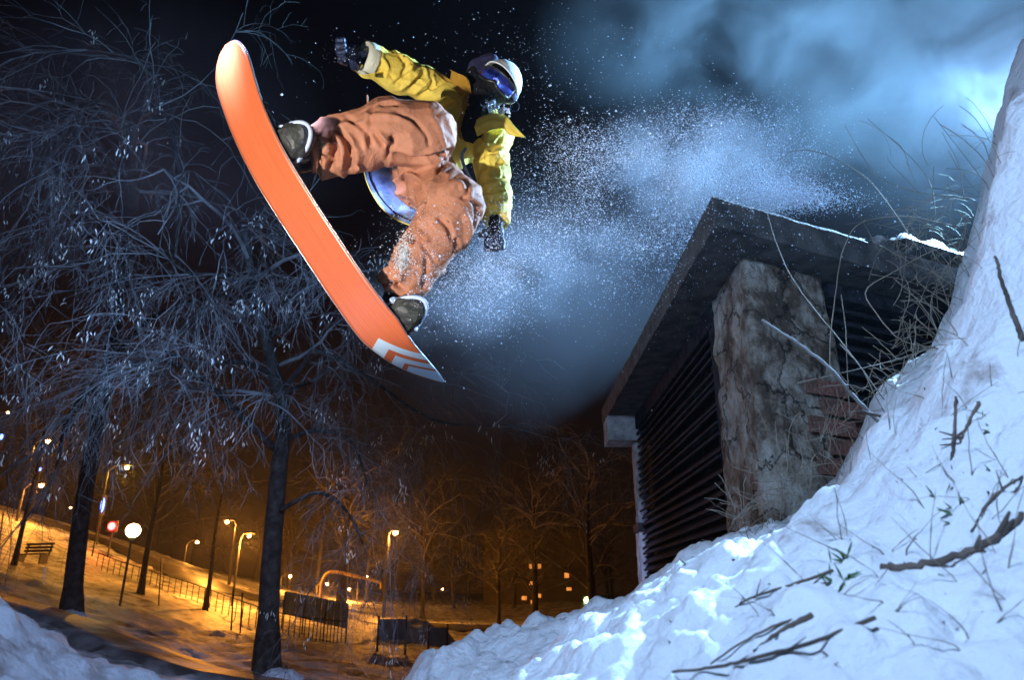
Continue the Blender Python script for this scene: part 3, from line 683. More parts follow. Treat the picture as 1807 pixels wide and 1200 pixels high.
# bench
p = P(55, 985, 36); gb = gz(p.x, p.y); root = tag(empty('park_bench', (p.x, p.y, gb)), 'dark wooden park bench standing in snow at the far left', 'bench'); root.rotation_euler[2] = math.radians(-18)
def Kb(o): o.parent = root; return o
for k in range(3):
    b = MB(); b.box((0, -.12 + .15 * k, .45), (1.8, .11, .04)); Kb(b.build('seat_slat', M['bench']))
for k in range(3):
    b = MB(); b.box((0, .28 + .03 * k, .62 + .16 * k), (1.8, .035, .11)); Kb(b.build('back_slat', M['bench']))
for s in (-.75, .75):
    b = MB(); b.box((s, .05, .2), (.08, .42, .44)); b.box((s, .32, .65), (.07, .05, .62), Matrix.Rotation(-.15, 3, 'X')); Kb(b.build('leg', M['dark_metal']))
# yellow gas pipe arch
pp = [P(566, 1050, 44), P(568, 1030, 44), P(576, 1014, 44), P(592, 1010, 44), P(630, 1018, 44), P(668, 1027, 44), P(673, 1030, 44), P(673, 1040, 44)]
pp = [Vector((pp[0].x, 44, gz(pp[0].x, 44) - .1))] + pp
b = MB(); b.tube(spline(pp, 40), .10, 8); o = tag(b.build('gas_pipe', M['pipe'], smooth=True), 'yellow overhead gas pipe arching up behind the grey fence panels', 'pipe')
# grey sheet fence behind the middle tree
f0, f1 = P(500, 1080, 34), P(612, 1110, 32)
root = tag(empty('sheet_fence', (f0.x, f0.y, gz(f0.x, f0.y))), 'grey metal sheet fence right of the black middle trunk', 'fence')
def Kf(o): o.parent = root; o.matrix_parent_inverse = Matrix.Translation(-root.location); return o
for k in range(10):
    a = f0.lerp(f1, k / 10); c = f0.lerp(f1, (k + .94) / 10); zb = P(556, 1085 + 2.4 * k, 33).z; zt = P(556, 1043 + 2.2 * k, 33).z
    b = MB(); b.add([(a.x, a.y, zb), (c.x, c.y, zb - .05), (c.x, c.y, zt - .05), (a.x, a.y, zt), (a.x, a.y + .05, zb), (c.x, c.y + .05, zb - .05), (c.x, c.y + .05, zt - .05), (a.x, a.y + .05, zt)],
          [(0, 1, 2, 3), (7, 6, 5, 4), (0, 4, 5, 1), (3, 2, 6, 7), (0, 3, 7, 4), (1, 5, 6, 2)]); Kf(b.build('panel', M['grey_panel']))
for k in range(4):
    a = f0.lerp(f1, k / 3); b = MB(); b.tube([(a.x, a.y - .04, gz(a.x, a.y) - .2), (a.x, a.y - .04, P(556, 1045 + 7 * k, 33).z)], .035, 6); Kf(b.build('post', M['dark_metal']))
# notice boards on posts
def board(u0, u1, v0, v1, vb, Y, label):
    a, c = P(u0, v0, Y), P(u1, v1, Y); root = tag(empty('notice_board', (a.x, a.y, gz(a.x, a.y))), label, 'board', 'boards on posts')
    def Kx(o): o.parent = root; o.matrix_parent_inverse = Matrix.Translation(-root.location); return o
    b = MB(); b.box(((a.x + c.x) / 2, Y, (a.z + c.z) / 2), (c.x - a.x, .05, a.z - c.z)); Kx(b.build('panel', M['grey_panel']))
    for x in (a.x, c.x):
        b = MB(); b.tube([(x, Y - .05, gz(x, Y) - .3), (x, Y - .05, a.z + .1)], .035, 6); Kx(b.build('post', M['dark_metal']))
board(669, 716, 1093, 1130, 1165, 24, 'wide dark board on posts below the middle street lamp')
board(757, 789, 1108, 1140, 1170, 24, 'small board on two posts nearest the snow bank')
# thin posts
for u, v0, v1, Y, lab in ((285, 985, 1058, 32, 'thin post between globe lamp and young tree'), (412, 1040, 1110, 26, 'left of two thin posts by the middle trunk'), (428, 1046, 1112, 26, 'right of two thin posts by the middle trunk'),
                     (6, 905, 960, 30, 'thin post at the left edge of the park')):
    t, q = P(u, v0, Y), P(u - 3, v1, Y); b = MB(); b.tube([(q.x, Y, min(q.z, gz(q.x, Y)) - .1), t], .03, 6); tag(b.build('thin_post', M['dark_metal']), lab, 'post', 'thin posts in the park')
# railing beyond
b = MB(); prev = None
root = tag(empty('railing', P(520, 1090, 30)), 'low dark railing running through the snow past the sheet fence', 'railing')
def Kr(o): o.parent = root; o.matrix_parent_inverse = Matrix.Translation(-root.location); return o
r1 = spline([xy(170, 1000, 44), xy(330, 1040, 40), xy(500, 1100, 31), xy(610, 1120, 30)], 46)
for i, (x, y) in enumerate(r1):
    z = gz(x, y); b = MB(); b.box((x, y, z + .35), (.035, .035, .95)); Kr(b.build('baluster', M['dark_metal']))
b = MB(); b.tube([(x, y, gz(x, y) + .80) for x, y in r1], .03, 5); Kr(b.build('top_rail', M['dark_metal']))
# snow heaps
def heap(u, v, Y, s, label):
    p = P(u, v, Y); z = gz(p.x, Y); vs = []; fs = []; n = 26
    for i in range(n + 1):
        for j in range(n + 1):
            x, y = (i / n - .5) * 2, (j / n - .5) * 2; r = math.hypot(x, y)
            vs.append((p.x + x * s, Y + y * s, z + max(-.15, s * .42 * (1 - r ** 2) + .1 * s * fbm(x * 3 + u, y * 3, 0)) if r < 1.2 else z - .3))
    for i in range(n):
        for j in range(n): a = i * (n + 1) + j; fs.append((a, a + n + 1, a + n + 2, a + 1))
    tag(obj('snow_heap', vs, fs, M['clean_snow'], smooth=True), label, 'snow heap', 'snow heaps in the park')
heap(122, 1092, 14.6, .30, 'small snow heap at the foot of the left big trunk')
heap(720, 1112, 36, 2.2, 'wide lit snow heap behind the notice boards')
heap(495, 1192, 11.5, .35, 'snow heap at the foot of the black middle trunk')

# ------------------------------------------------------------------ soft bodies: signed distance fields meshed by surface nets
CR, CUp, CF = Vector((1, 0, 0)), Vector((0, -sp, cp)), Vector((0, cp, sp))     # picture right, up and away, as world directions
class SDF:
    def __init__(s, k=0.03): s.pr = []; s.k = k
    def cone(s, a, b, ra, rb, flat=None):
        s.pr.append((np.array(a, float), np.array(b, float), ra, rb)); return s
    def chain(s, pts, rs):
        for i in range(len(pts) - 1): s.cone(pts[i], pts[i + 1], rs[i], rs[i + 1])
        return s
    def ball(s, c, r): return s.cone(c, Vector(c) + Vector((0, 0, .0004)), r, r)
    def ev(s, X):
        out = None
        for a, b, ra, rb in s.pr:
            ab = b - a; L2 = (ab ** 2).sum() + 1e-12
            t = np.clip(((X - a) @ ab) / L2, 0, 1)
            d = np.sqrt(((X - a - t[..., None] * ab) ** 2).sum(-1)) - (ra + (rb - ra) * t)
            if out is None: out = d
            else:
                h = np.clip(0.5 + 0.5 * (out - d) / s.k, 0, 1); out = out * (1 - h) + d * h - s.k * h * (1 - h)
        return out
    def mesh(s, res, cut=None):
        P_ = np.array([q for a, b, ra, rb in s.pr for q in (a - ra, a + ra, b - rb, b + rb)])
        lo = P_.min(0) - 3 * res - s.k; hi = P_.max(0) + 3 * res + s.k
        n = np.ceil((hi - lo) / res).astype(int) + 1
        ax = [lo[i] + res * np.arange(n[i]) for i in range(3)]
        V = np.empty(n)
        for i in range(n[0]):
            g = np.stack(np.meshgrid([ax[0][i]], ax[1], ax[2], indexing='ij'), -1)[0]
            d = s.ev(g); 
            if cut: d = cut(g, d)
            V[i] = d
        ins = V < 0; c = n - 1
        acc = np.zeros((*c, 3)); cnt = np.zeros(c)
        off = [(i, j, k) for i in (0, 1) for j in (0, 1) for k in (0, 1)]
        def sub(A, o): return A[o[0]:o[0] + c[0], o[1]:o[1] + c[1], o[2]:o[2] + c[2]]
        for o in off:
            for d in range(3):
                if o[d]: continue
                o2 = list(o); o2[d] = 1
                va, vb = sub(V, o), sub(V, o2); cr_ = (va < 0) != (vb < 0)
                t = np.where(cr_, va / np.where(cr_, va - vb, 1), 0)
                for e in range(3):
                    acc[..., e] += np.where(cr_, o[e] + (t if e == d else 0), 0)
                cnt += cr_
        act = cnt > 0; idx = -np.ones(c, int); idx[act] = np.arange(act.sum())
        base = np.argwhere(act)
        vs = lo + res * (base + acc[act] / cnt[act][:, None])
        fs = []
        for d in range(3):
            u, v = (d + 1) % 3, (d + 2) % 3
            sl = [slice(1, -1)] * 3; sl[d] = slice(0, -1)
            A_ = ins[tuple(sl)]; sl2 = list(sl); sl2[d] = slice(1, None); B_ = ins[tuple(sl2)]
            ch = np.argwhere(A_ != B_); 
            if not len(ch): continue
            fl = A_[tuple(ch.T)]; q = ch.copy(); q[:, u] += 1; q[:, v] += 1
            def at(du, dv):
                w = q.copy(); w[:, u] += du; w[:, v] += dv; return idx[tuple(w.T)]
            a0, a1, a2, a3 = at(-1, -1), at(0, -1), at(0, 0), at(-1, 0)
            F = np.stack([a0, a1, a2, a3], 1); F[~fl] = F[~fl][:, ::-1]; fs.append(F)
        F = np.concatenate(fs); F = F[(F >= 0).all(1)]
        return vs, F
    def coords(s, X):
        """nearest limb of every vertex: arc length along, direction around"""
        best = np.full(len(X), 1e9); S = np.zeros(len(X)); C = np.zeros((len(X), 3)); I = np.zeros(len(X), int); s0 = 0
        for i, (a, b, ra, rb) in enumerate(s.pr):
            ab = b - a; L = np.sqrt((ab ** 2).sum()) + 1e-9
            t = np.clip(((X - a) @ ab) / L ** 2, 0, 1); q = X - a - t[:, None] * ab; r = np.sqrt((q ** 2).sum(1)); d = r - (ra + (rb - ra) * t)
            m = d < best; best[m] = d[m]; S[m] = s0 + t[m] * L; C[m] = (q / (r[:, None] + 1e-6))[m]; I[m] = i; s0 += L
        return S, C, I
def nrm(vs, F):
    a = vs[F[:, 2]] - vs[F[:, 0]]; b = vs[F[:, 3]] - vs[F[:, 1]]; n = np.cross(a, b); N_ = np.zeros_like(vs)
    for k in range(4): np.add.at(N_, F[:, k], n)
    return N_ / (np.linalg.norm(N_, axis=1)[:, None] + 1e-9)
def relax(vs, F, it=2, f=.5):
    for _ in range(it):
        s_ = np.zeros_like(vs); c_ = np.zeros(len(vs))
        for k in range(4):
            for j in (1, 3):
                np.add.at(s_, F[:, k], vs[F[:, (k + j) % 4]]); np.add.at(c_, F[:, k], 1)
        vs = vs * (1 - f) + f * s_ / c_[:, None]
    return vs
def ridge(x): return 1 - min(1, abs(x) * 2.6)
def garment(sdf, name, m, parent, res, amp, seed=0, along=9.0, around=1.2, zones=(), cut=None, folds=()):
    vs, F = sdf.mesh(res, cut); vs = relax(vs, F, 2); Nn = nrm(vs, F)
    S, C, I = sdf.coords(vs); D = np.zeros(len(vs))
    for i in range(len(vs)):
        p = vs[i]; c = C[i]; s_ = S[i]
        w = noise.noise(Vector((p[0] * 5 + seed, p[1] * 5, p[2] * 5)))
        w2 = noise.noise(Vector((p[0] * 4, p[1] * 4 + seed, p[2] * 4 + 9)))
        a = noise.noise(Vector(((s_ + .05 * w + .05 * c[0]) * along, c[0] * around + seed + w2, c[2] * around + I[i] * .0)))
        b = noise.noise(Vector(((s_ - .06 * c[2]) * along * .45 + 4, c[0] * around * 2.4 + w, c[2] * around * 2.4 + seed)))
        d3 = noise.noise(Vector((p[0] * 24, p[1] * 24, p[2] * 24 + seed)))
        k = 1.0
        for zc, zr, zk in zones:
            r = math.dist(p, zc) / zr
            if r < 1: k *= 1 + (zk - 1) * (1 - r * r)
        D[i] = amp * k * (1.15 * ridge(a) ** 1.6 + .65 * ridge(b) ** 1.5 + .14 * d3 - .70)
    vs = vs + Nn * D[:, None]
    if folds: vs = sculpt(vs, F, folds)
    vs = relax(vs, F, 1, .2)
    return obj(name, vs, [tuple(int(q) for q in f) for f in F], m, parent, True)
def sculpt(vs, F, folds):
    """raise ridges and press creases along lines on the side that faces the photographer"""
    Nn = nrm(vs, F); x, y, z = vs[:, 0], vs[:, 1], vs[:, 2]
    f = y * cp + z * sp; up_ = -y * sp + z * cp; u = CU + FPX * x / f; v = CV - FPX * up_ / f
    tocam = -vs / np.linalg.norm(vs, axis=1)[:, None]; w = np.clip((Nn * tocam).sum(1) * 1.6 + .15, 0, 1); D = np.zeros(len(vs))
    for pts, wd, hgt in folds:
        c = spline(pts, 14); best = np.full(len(vs), 1e9); T_ = np.zeros(len(vs))
        for i in range(13):
            a, b = c[i], c[i + 1]; ab = b - a; t = np.clip(((u - a[0]) * ab[0] + (v - a[1]) * ab[1]) / (ab @ ab), 0, 1)
            d = np.hypot(u - a[0] - t * ab[0], v - a[1] - t * ab[1]); m_ = d < best; best[m_] = d[m_]; T_[m_] = (i + t[m_]) / 13
        tap = np.clip(np.minimum(T_, 1 - T_) * 5 + .25, 0, 1); q = np.clip(1 - best / wd, 0, 1)
        D += hgt * tap * q * q * (2.4 - 1.4 * q)
    return vs + Nn * (D * w)[:, None]
def plain(sdf, name, m, parent, res, it=2):
    vs, F = sdf.mesh(res); vs = relax(vs, F, it)
    return obj(name, vs, [tuple(int(q) for q in f) for f in F], m, parent, True)

def cloth_mat(name, c1, c2, rough=.75, scale=6, dust=None):
    m, n, b = nodes(name); b.inputs['Roughness'].default_value = rough; b.inputs['Specular IOR Level'].default_value = .35
    t = N(n, 'ShaderNodeTexCoord'); a = N(n, 'ShaderNodeTexNoise'); a.inputs['Scale'].default_value = scale; a.inputs['Detail'].default_value = 8
    n.links.new(t.outputs['Object'], a.inputs['Vector']); r = N(n, 'ShaderNodeValToRGB')
    r.color_ramp.elements[0].position = .35; r.color_ramp.elements[1].position = .65; r.color_ramp.elements[0].color = (*c1, 1); r.color_ramp.elements[1].color = (*c2, 1)
    n.links.new(a.outputs['Fac'], r.inputs[0]); n.links.new(r.outputs[0], b.inputs['Base Color'])
    # creases and weave
    w = N(n, 'ShaderNodeTexNoise'); w.inputs['Scale'].default_value = 16; w.inputs['Detail'].default_value = 5; w.inputs['Distortion'].default_value = 1.6; n.links.new(t.outputs['Object'], w.inputs['Vector'])
    w2 = N(n, 'ShaderNodeTexNoise'); w2.inputs['Scale'].default_value = 420; n.links.new(t.outputs['Object'], w2.inputs['Vector'])
    ab = N(n, 'ShaderNodeMath', operation='SUBTRACT'); ab.inputs[1].default_value = .5; n.links.new(w.outputs['Fac'], ab.inputs[0])
    ab2 = N(n, 'ShaderNodeMath', operation='ABSOLUTE'); n.links.new(ab.outputs[0], ab2.inputs[0])
    ml = N(n, 'ShaderNodeMath', operation='MULTIPLY_ADD'); ml.inputs[1].default_value = .06; n.links.new(w2.outputs['Fac'], ml.inputs[0]); n.links.new(ab2.outputs[0], ml.inputs[2])
    bp = N(n, 'ShaderNodeBump'); bp.inputs['Strength'].default_value = .32; bp.inputs['Distance'].default_value = .03
    n.links.new(ml.outputs[0], bp.inputs['Height']); n.links.new(bp.outputs[0], b.inputs['Normal'])
    return m
M['pants'] = cloth_mat('salmon_cloth', (0.38, 0.155, 0.082), (0.47, 0.200, 0.112))
M['jacket'] = cloth_mat('yellow_cloth', (0.78, 0.56, 0.075), (0.84, 0.66, 0.12))
M['jacket_in'] = cloth_mat('ochre_lining', (0.42, 0.22, 0.02), (0.50, 0.28, 0.04))
M['cuff'] = cloth_mat('pale_cuff', (0.55, 0.56, 0.42), (0.65, 0.66, 0.52))
M['black'] = cloth_mat('black_fleece', (0.003, 0.003, 0.004), (0.008, 0.008, 0.010), .95)
M['hood'] = cloth_mat('navy_hood', (0.015, 0.015, 0.05), (0.04, 0.04, 0.11), .9)
M['glove'] = mat('navy_glove', (0.006, 0.010, 0.03), (0.018, 0.032, 0.085), 30, .45, .5, 80)
M['cap'] = cloth_mat('white_helmet_cloth', (0.62, 0.70, 0.74), (0.75, 0.80, 0.82), .6)
M['denim'] = cloth_mat('blue_lining', (0.12, 0.22, 0.52), (0.34, 0.46, 0.72), .8, 20)
M['boot'] = mat('boot_leather', (0.015, 0.014, 0.012), (0.05, 0.05, 0.045), 12, .5, .3)
M['sole'] = mat('boot_sole', (0.012, 0.013, 0.012), (0.04, 0.043, 0.034), 12, .5, .4, 60)
M['rand'] = mat('pale_blue_rubber', (0.42, 0.52, 0.72), (0.55, 0.64, 0.82), 12, .4)
M['binding'] = mat('binding_plastic', (0.012, 0.012, 0.014), (0.03, 0.03, 0.035), 12, .35)
M['crust'] = mat('stuck_snow', (0.60, 0.68, 0.85), (0.75, 0.80, 0.9), 30, .7, 1.0, 80)
def goggle_mat():
    m, n, b = nodes('mirror_lens'); b.inputs['Roughness'].default_value = .12; b.inputs['Metallic'].default_value = .6; b.inputs['Coat Weight'].default_value = 1
    t = N(n, 'ShaderNodeTexCoord'); a = N(n, 'ShaderNodeTexNoise'); a.inputs['Scale'].default_value = 14; a.inputs['Detail'].default_value = 2; n.links.new(t.outputs['Object'], a.inputs['Vector'])
    r = N(n, 'ShaderNodeValToRGB'); e = r.color_ramp.elements; e[0].position = .36; e[0].color = (.02, .03, .25, 1); e[1].position = .66; e[1].color = (.20, .10, .40, 1)
    q = e.new(.47); q.color = (.06, .14, .75, 1); q = e.new(.56); q.color = (.08, .10, .60, 1)
    n.links.new(a.outputs['Fac'], r.inputs[0]); n.links.new(r.outputs[0], b.inputs['Base Color']); return m
M['lens'] = goggle_mat()

# ------------------------------------------------------------------ snowboard
BC = [(397, 79), (412, 140), (435, 210), (470, 285), (515, 360), (565, 437), (615, 512), (662, 575), (712, 627), (783, 675)]
BY_ = [2.235, 2.26, 2.31, 2.375, 2.45, 2.53, 2.61, 2.69, 2.78, 2.90]
bc = spline([tuple(P(u, v, y)) for (u, v), y in zip(BC, BY_)], 121)
sl_ = np.concatenate([[0], np.cumsum(np.linalg.norm(np.diff(bc, axis=0), axis=1))]); BL = sl_[-1]
print('board length', BL)
def bframe(s):
    """point and frame (along, toe side, up from the deck) of the board at arc length s"""
    i = min(int(np.searchsorted(sl_, s)), 119); i = max(i, 1)
    f = (s - sl_[i - 1]) / (sl_[i] - sl_[i - 1]); c = Vector(bc[i - 1] * (1 - f) + bc[i] * f)
    T = Vector(bc[min(i + 3, 120)] - bc[max(i - 4, 0)]).normalized()
    t2 = Vector((T.dot(CR), T.dot(CUp))).normalized(); p = CR * (-t2.y) + CUp * t2.x     # picture direction square to the board, to the right
    if p.dot(CR) < 0: p = -p
    Wd = p * .80 - CF * .60; Wd = (Wd - T * Wd.dot(T)).normalized(); Nu = T.cross(Wd)
    if Nu.dot(CF) < 0: Nu = -Nu
    return c, T, Wd, Nu
def bw(s):
    x = s / BL; waist = .112 + .016 * (2 * x - 1) ** 2
    h = .17
    if s < h: waist *= max(0, 1 - ((h - s) / h) ** 2.3) ** .5
    e = BL - s
    if e < .36: waist *= max(0.0, (e / .36)) ** .82
    return max(waist, .0005)
board_root = tag(empty('snowboard', P(560, 430, 2.53)), 'flying snowboard with plain orange base and two pale chevrons at its pointed tail', 'snowboard')
def Ks(o): o.parent = board_root; o.matrix_parent_inverse = Matrix.Translation(-board_root.location); return o
def board_mat():
    m, n, b = nodes('orange_base'); b.inputs['Roughness'].default_value = .32; b.inputs['Coat Weight'].default_value = .35; b.inputs['Coat Roughness'].default_value = .18
    uv = N(n, 'ShaderNodeUVMap'); sxy = N(n, 'ShaderNodeSeparateXYZ'); n.links.new(uv.outputs[0], sxy.inputs[0])
    def mth(op, a, b_=None, c_=None):
        x = N(n, 'ShaderNodeMath', operation=op)
        for k, q in enumerate((a, b_, c_)):
            if q is None: continue
            if isinstance(q, (int, float)): x.inputs[k].default_value = q
            else: n.links.new(q, x.inputs[k])
        return x.outputs[0]
    w = mth('ADD', sxy.outputs['Y'], .030)                 # across, apex a little towards the heel edge
    pos = mth('MAXIMUM', w, 0.0); neg = mth('MAXIMUM', mth('MULTIPLY', w, -1.0), 0.0)
    c = mth('SUBTRACT', mth('SUBTRACT', sxy.outputs['X'], mth('MULTIPLY', pos, 1.75)), mth('MULTIPLY', neg, .35))
    def band(a0, a1): return mth('MULTIPLY', mth('GREATER_THAN', c, a0), mth('LESS_THAN', c, a1))
    s0 = BL - .335
    f = mth('MAXIMUM', mth('MAXIMUM', band(s0, s0 + .062), band(s0 + .100, s0 + .150)), band(s0 + .172, s0 + .5))
    t = N(n, 'ShaderNodeTexCoord'); ns = N(n, 'ShaderNodeTexNoise'); ns.inputs['Scale'].default_value = 3; n.links.new(t.outputs['Object'], ns.inputs['Vector'])
    r = N(n, 'ShaderNodeValToRGB'); r.color_ramp.elements[0].color = (.54, .112, .036, 1); r.color_ramp.elements[1].color = (.60, .135, .046, 1); n.links.new(ns.outputs['Fac'], r.inputs[0])
    mpg = N(n, 'ShaderNodeMapping'); mpg.inputs['Scale'].default_value = (3, 160, 1); n.links.new(uv.outputs[0], mpg.inputs[0])
    n2 = N(n, 'ShaderNodeTexNoise'); n2.inputs['Scale'].default_value = 1; n2.inputs['Detail'].default_value = 6; n.links.new(mpg.outputs[0], n2.inputs['Vector'])
    r2 = N(n, 'ShaderNodeMapRange'); r2.inputs[1].default_value = .3; r2.inputs[2].default_value = .62; r2.inputs[3].default_value = .80; r2.inputs[4].default_value = 1.04; n.links.new(n2.outputs['Fac'], r2.inputs[0])
    sc_ = N(n, 'ShaderNodeMix', data_type='RGBA', blend_type='MULTIPLY'); sc_.inputs[0].default_value = 1; n.links.new(r.outputs[0], sc_.inputs[6]); n.links.new(r2.outputs[0], sc_.inputs[7])
    mx = N(n, 'ShaderNodeMix', data_type='RGBA'); n.links.new(f, mx.inputs[0]); n.links.new(sc_.outputs[2], mx.inputs[6]); mx.inputs[7].default_value = (.50, .66, .80, 1)
    n.links.new(mx.outputs[2], b.inputs['Base Color'])
    sc = N(n, 'ShaderNodeTexNoise'); sc.inputs['Scale'].default_value = 120; n.links.new(uv.outputs[0], sc.inputs['Vector'])
    rr = N(n, 'ShaderNodeMapRange'); rr.inputs[3].default_value = .26; rr.inputs[4].default_value = .42; n.links.new(sc.outputs['Fac'], rr.inputs[0]); n.links.new(rr.outputs[0], b.inputs['Roughness'])
    return m
def board_sheet(name, m, off, uv=False, inset=0.0, thick=.004):
    ns, nw = 150, 14; vs = []; fs = []; uvs = []
    for i in range(ns + 1):
        s = BL * (i / ns); c, T, Wd, Nu = bframe(s); hw = max(bw(s) - inset, .0004)
        for side in (0, 1):
            for j in range(nw + 1):
                q = (j / nw - .5) * 2 * hw
                vs.append(c + Wd * q + Nu * (off + thick * side)); uvs.append((s, q))
    R_ = 2 * (nw + 1)
    for i in range(ns):
        a = i * R_; b_ = a + R_
        for j in range(nw):
            fs.append((a + j, a + j + 1, b_ + j + 1, b_ + j)); q = nw + 1
            fs.append((a + q + j + 1, a + q + j, b_ + q + j, b_ + q + j + 1))
        fs.append((a, b_, b_ + nw + 1, a + nw + 1)); fs.append((a + nw, a + 2 * nw + 1, b_ + 2 * nw + 1, b_ + nw))
    o = obj(name, vs, fs, m, smooth=False); 
    l = o.data.uv_layers.new(name='UVMap')
    for lp in o.data.loops: l.data[lp.index].uv = uvs[lp.vertex_index]
    for pl in o.data.polygons: pl.use_smooth = True
    return Ks(o)
M['base'] = board_mat(); M['deck'] = mat('deck_top', (.03, .03, .035), (.08, .08, .09), 6, .4); M['steel'] = mat('steel_edge', (.35, .36, .38), (.5, .5, .52), 20, .3, metal=.9)
board_sheet('base', M['base'], 0, True, inset=.003); board_sheet('core', M['deck'], .0045, inset=.002, thick=.006)
b = MB()
for sg in (-1, 1):
    b.tube([bframe(BL * i / 100)[0] + bframe(BL * i / 100)[2] * sg * bw(BL * i / 100) + bframe(BL * i / 100)[3] * .003 for i in range(101)], .0022, 4)
Ks(b.build('steel_edge', M['steel'], smooth=True))

# ------------------------------------------------------------------ the rider
rider = tag(empty('person', P(740, 310, 2.75)), 'snowboarder in yellow jacket, salmon trousers, white cap and goggles leaping over the kiosk', 'person')
def Kp(o, par=None):
    o.parent = par or rider; o.matrix_parent_inverse = Matrix.Translation(-rider.location) if par is None else Matrix.Identity(4); return o
def sub(o, par): o.parent = par; return o
hipF, hipB = P(728, 290, 2.92), P(752, 300, 2.92)
fl = [P(556, 270, 2.52), P(620, 252, 2.50), P(690, 232, 2.50), P(748, 236, 2.53), P(742, 272, 2.72), hipF]
flr = [.118, .118, .132, .130, .125, .12]
blp = [hipB, P(772, 330, 2.74), P(797, 360, 2.60), P(783, 400, 2.62), P(748, 447, 2.68), P(704, 512, 2.75)]
blr = [.12, .125, .128, .118, .104, .102]
tr = SDF(.035).chain(fl, flr).chain(blp, blr).cone(P(738, 290, 2.95), P(742, 335, 2.90), .13, .115)
cuts = [(np.array(P(552, 271, 2.52)), np.array((fl[0] - fl[1]).normalized())), (np.array(P(700, 517, 2.755)), np.array((blp[-1] - blp[-2]).normalized()))]
def pcut(g, d):
    for c, n_ in cuts:
        pl = (g - c) @ n_; near = np.sqrt(((g - c) ** 2).sum(-1)) < .26
        d = np.where(near, np.maximum(d, pl), d)
    return d
V_, H_2 = -.046, .032
TF = [([(545, 222), (565, 230), (592, 246)], 11, V_), ([(578, 220), (608, 240), (619, 265), (616, 306)], 9, V_), ([(587, 244), (591, 268), (580, 302)], 8, V_ * .8),
      ([(562, 238), (578, 260), (572, 298)], 9, H_2), ([(604, 232), (632, 266), (627, 302)], 10, H_2), ([(594, 238), (606, 262), (601, 298)], 8, H_2), ([(553, 250), (556, 285), (552, 315)], 7, H_2 * .7),
      ([(562, 255), (560, 290), (565, 320)], 6, V_ * .5),
      ([(652, 184), (643, 235), (645, 270)], 6, .010), ([(660, 186), (651, 236), (653, 268)], 5, -.010), ([(655, 228), (668, 246), (680, 262)], 8, V_ * .6), ([(668, 232), (684, 250), (690, 262)], 8, H_2 * .7),
      ([(694, 240), (688, 262), (684, 284)], 8, V_), ([(716, 228), (728, 250), (724, 268)], 26, .020), ([(694, 276), (745, 281), (800, 266)], 10, V_ * 1.5), ([(705, 264), (745, 270), (790, 258)], 9, H_2 * .5),
      ([(700, 198), (730, 214), (752, 236), (758, 262)], 6, V_ * .35), ([(640, 205), (690, 205), (735, 222)], 9, H_2 * .5), ([(610, 205), (640, 225), (660, 262)], 8, V_ * .5),
      ([(668, 184), (690, 181), (704, 184)], 5, V_ * .5), ([(804, 268), (778, 300), (752, 330), (745, 360)], 9, V_ * 1.1), ([(792, 292), (768, 320), (757, 356)], 9, H_2),
      ([(790, 322), (803, 310), (822, 318), (826, 338), (812, 352)], 5, -.012), ([(797, 330), (810, 322), (818, 334)], 8, .012), ([(812, 347), (832, 354), (852, 366)], 5, V_ * .4),
      ([(733, 318), (741, 342), (745, 374)], 7, V_ * .8), ([(703, 298), (724, 306), (744, 320)], 8, H_2), ([(680, 336), (700, 318), (722, 304)], 8, H_2 * .9), ([(676, 288), (682, 316), (676, 338)], 8, V_ * .7),
      ([(708, 352), (720, 361), (732, 368)], 6, V_), ([(690, 345), (712, 340), (730, 350)], 8, H_2 * .8), ([(698, 404), (718, 408), (729, 428)], 9, V_), ([(728, 392), (740, 410), (760, 425)], 8, H_2 * .7),
      ([(676, 450), (706, 478), (704, 498)], 8, H_2 * .8), ([(656, 510), (690, 497), (713, 510)], 8, V_ * .8), ([(652, 496), (672, 486), (690, 470)], 8, H_2 * .7), ([(668, 470), (690, 458), (700, 440)], 7, V_ * .5),
      ([(807, 420), (806, 436), (803, 452)], 6, V_ * .5), ([(735, 418), (752, 440), (770, 464)], 7, V_ * .5), ([(753, 450), (752, 480), (747, 510)], 7, V_ * .5), ([(770, 380), (790, 400), (800, 430)], 8, V_ * .5), ([(820, 375), (828, 405), (822, 430)], 9, H_2 * .6), ([(835, 350), (842, 380), (836, 410)], 7, V_ * .4)]
JF = [([(704, 94), (717, 114), (709, 134)], 7, -.022), ([(712, 96), (726, 114), (722, 136)], 7, .016), ([(648, 135), (676, 127), (698, 140)], 6, -.018), ([(719, 160), (737, 141), (750, 126)], 6, -.022), ([(738, 172), (760, 157), (781, 143)], 6, -.022),
      ([(694, 150), (716, 135), (729, 122)], 6, -.020), ([(706, 158), (727, 139), (741, 124)], 6, .016), ([(729, 166), (748, 150), (765, 135)], 6, .016), ([(757, 128), (763, 146), (756, 158)], 5, -.014), ([(672, 100), (684, 118), (680, 140)], 6, .014), ([(664, 96), (672, 114), (668, 136)], 5, -.012),
      ([(844, 228), (849, 250), (841, 274)], 8, -.022), ([(832, 312), (865, 291), (892, 282)], 6, -.020), ([(850, 322), (872, 314), (893, 310)], 5, -.016), ([(852, 337), (874, 337), (893, 334)], 5, -.016), ([(854, 358), (876, 352), (893, 350)], 5, -.014),
      ([(856, 386), (876, 380), (893, 374)], 5, -.014), ([(848, 280), (870, 260), (887, 240)], 6, -.020), ([(842, 292), (868, 274), (890, 264)], 6, .014), ([(852, 329), (874, 325), (893, 322)], 5, .012), ([(853, 347), (875, 344), (893, 341)], 5, .012), ([(854, 368), (876, 364), (893, 362)], 5, .012),
      ([(824, 238), (835, 262), (830, 290)], 8, .016), ([(858, 215), (862, 240), (856, 262)], 7, .014)]
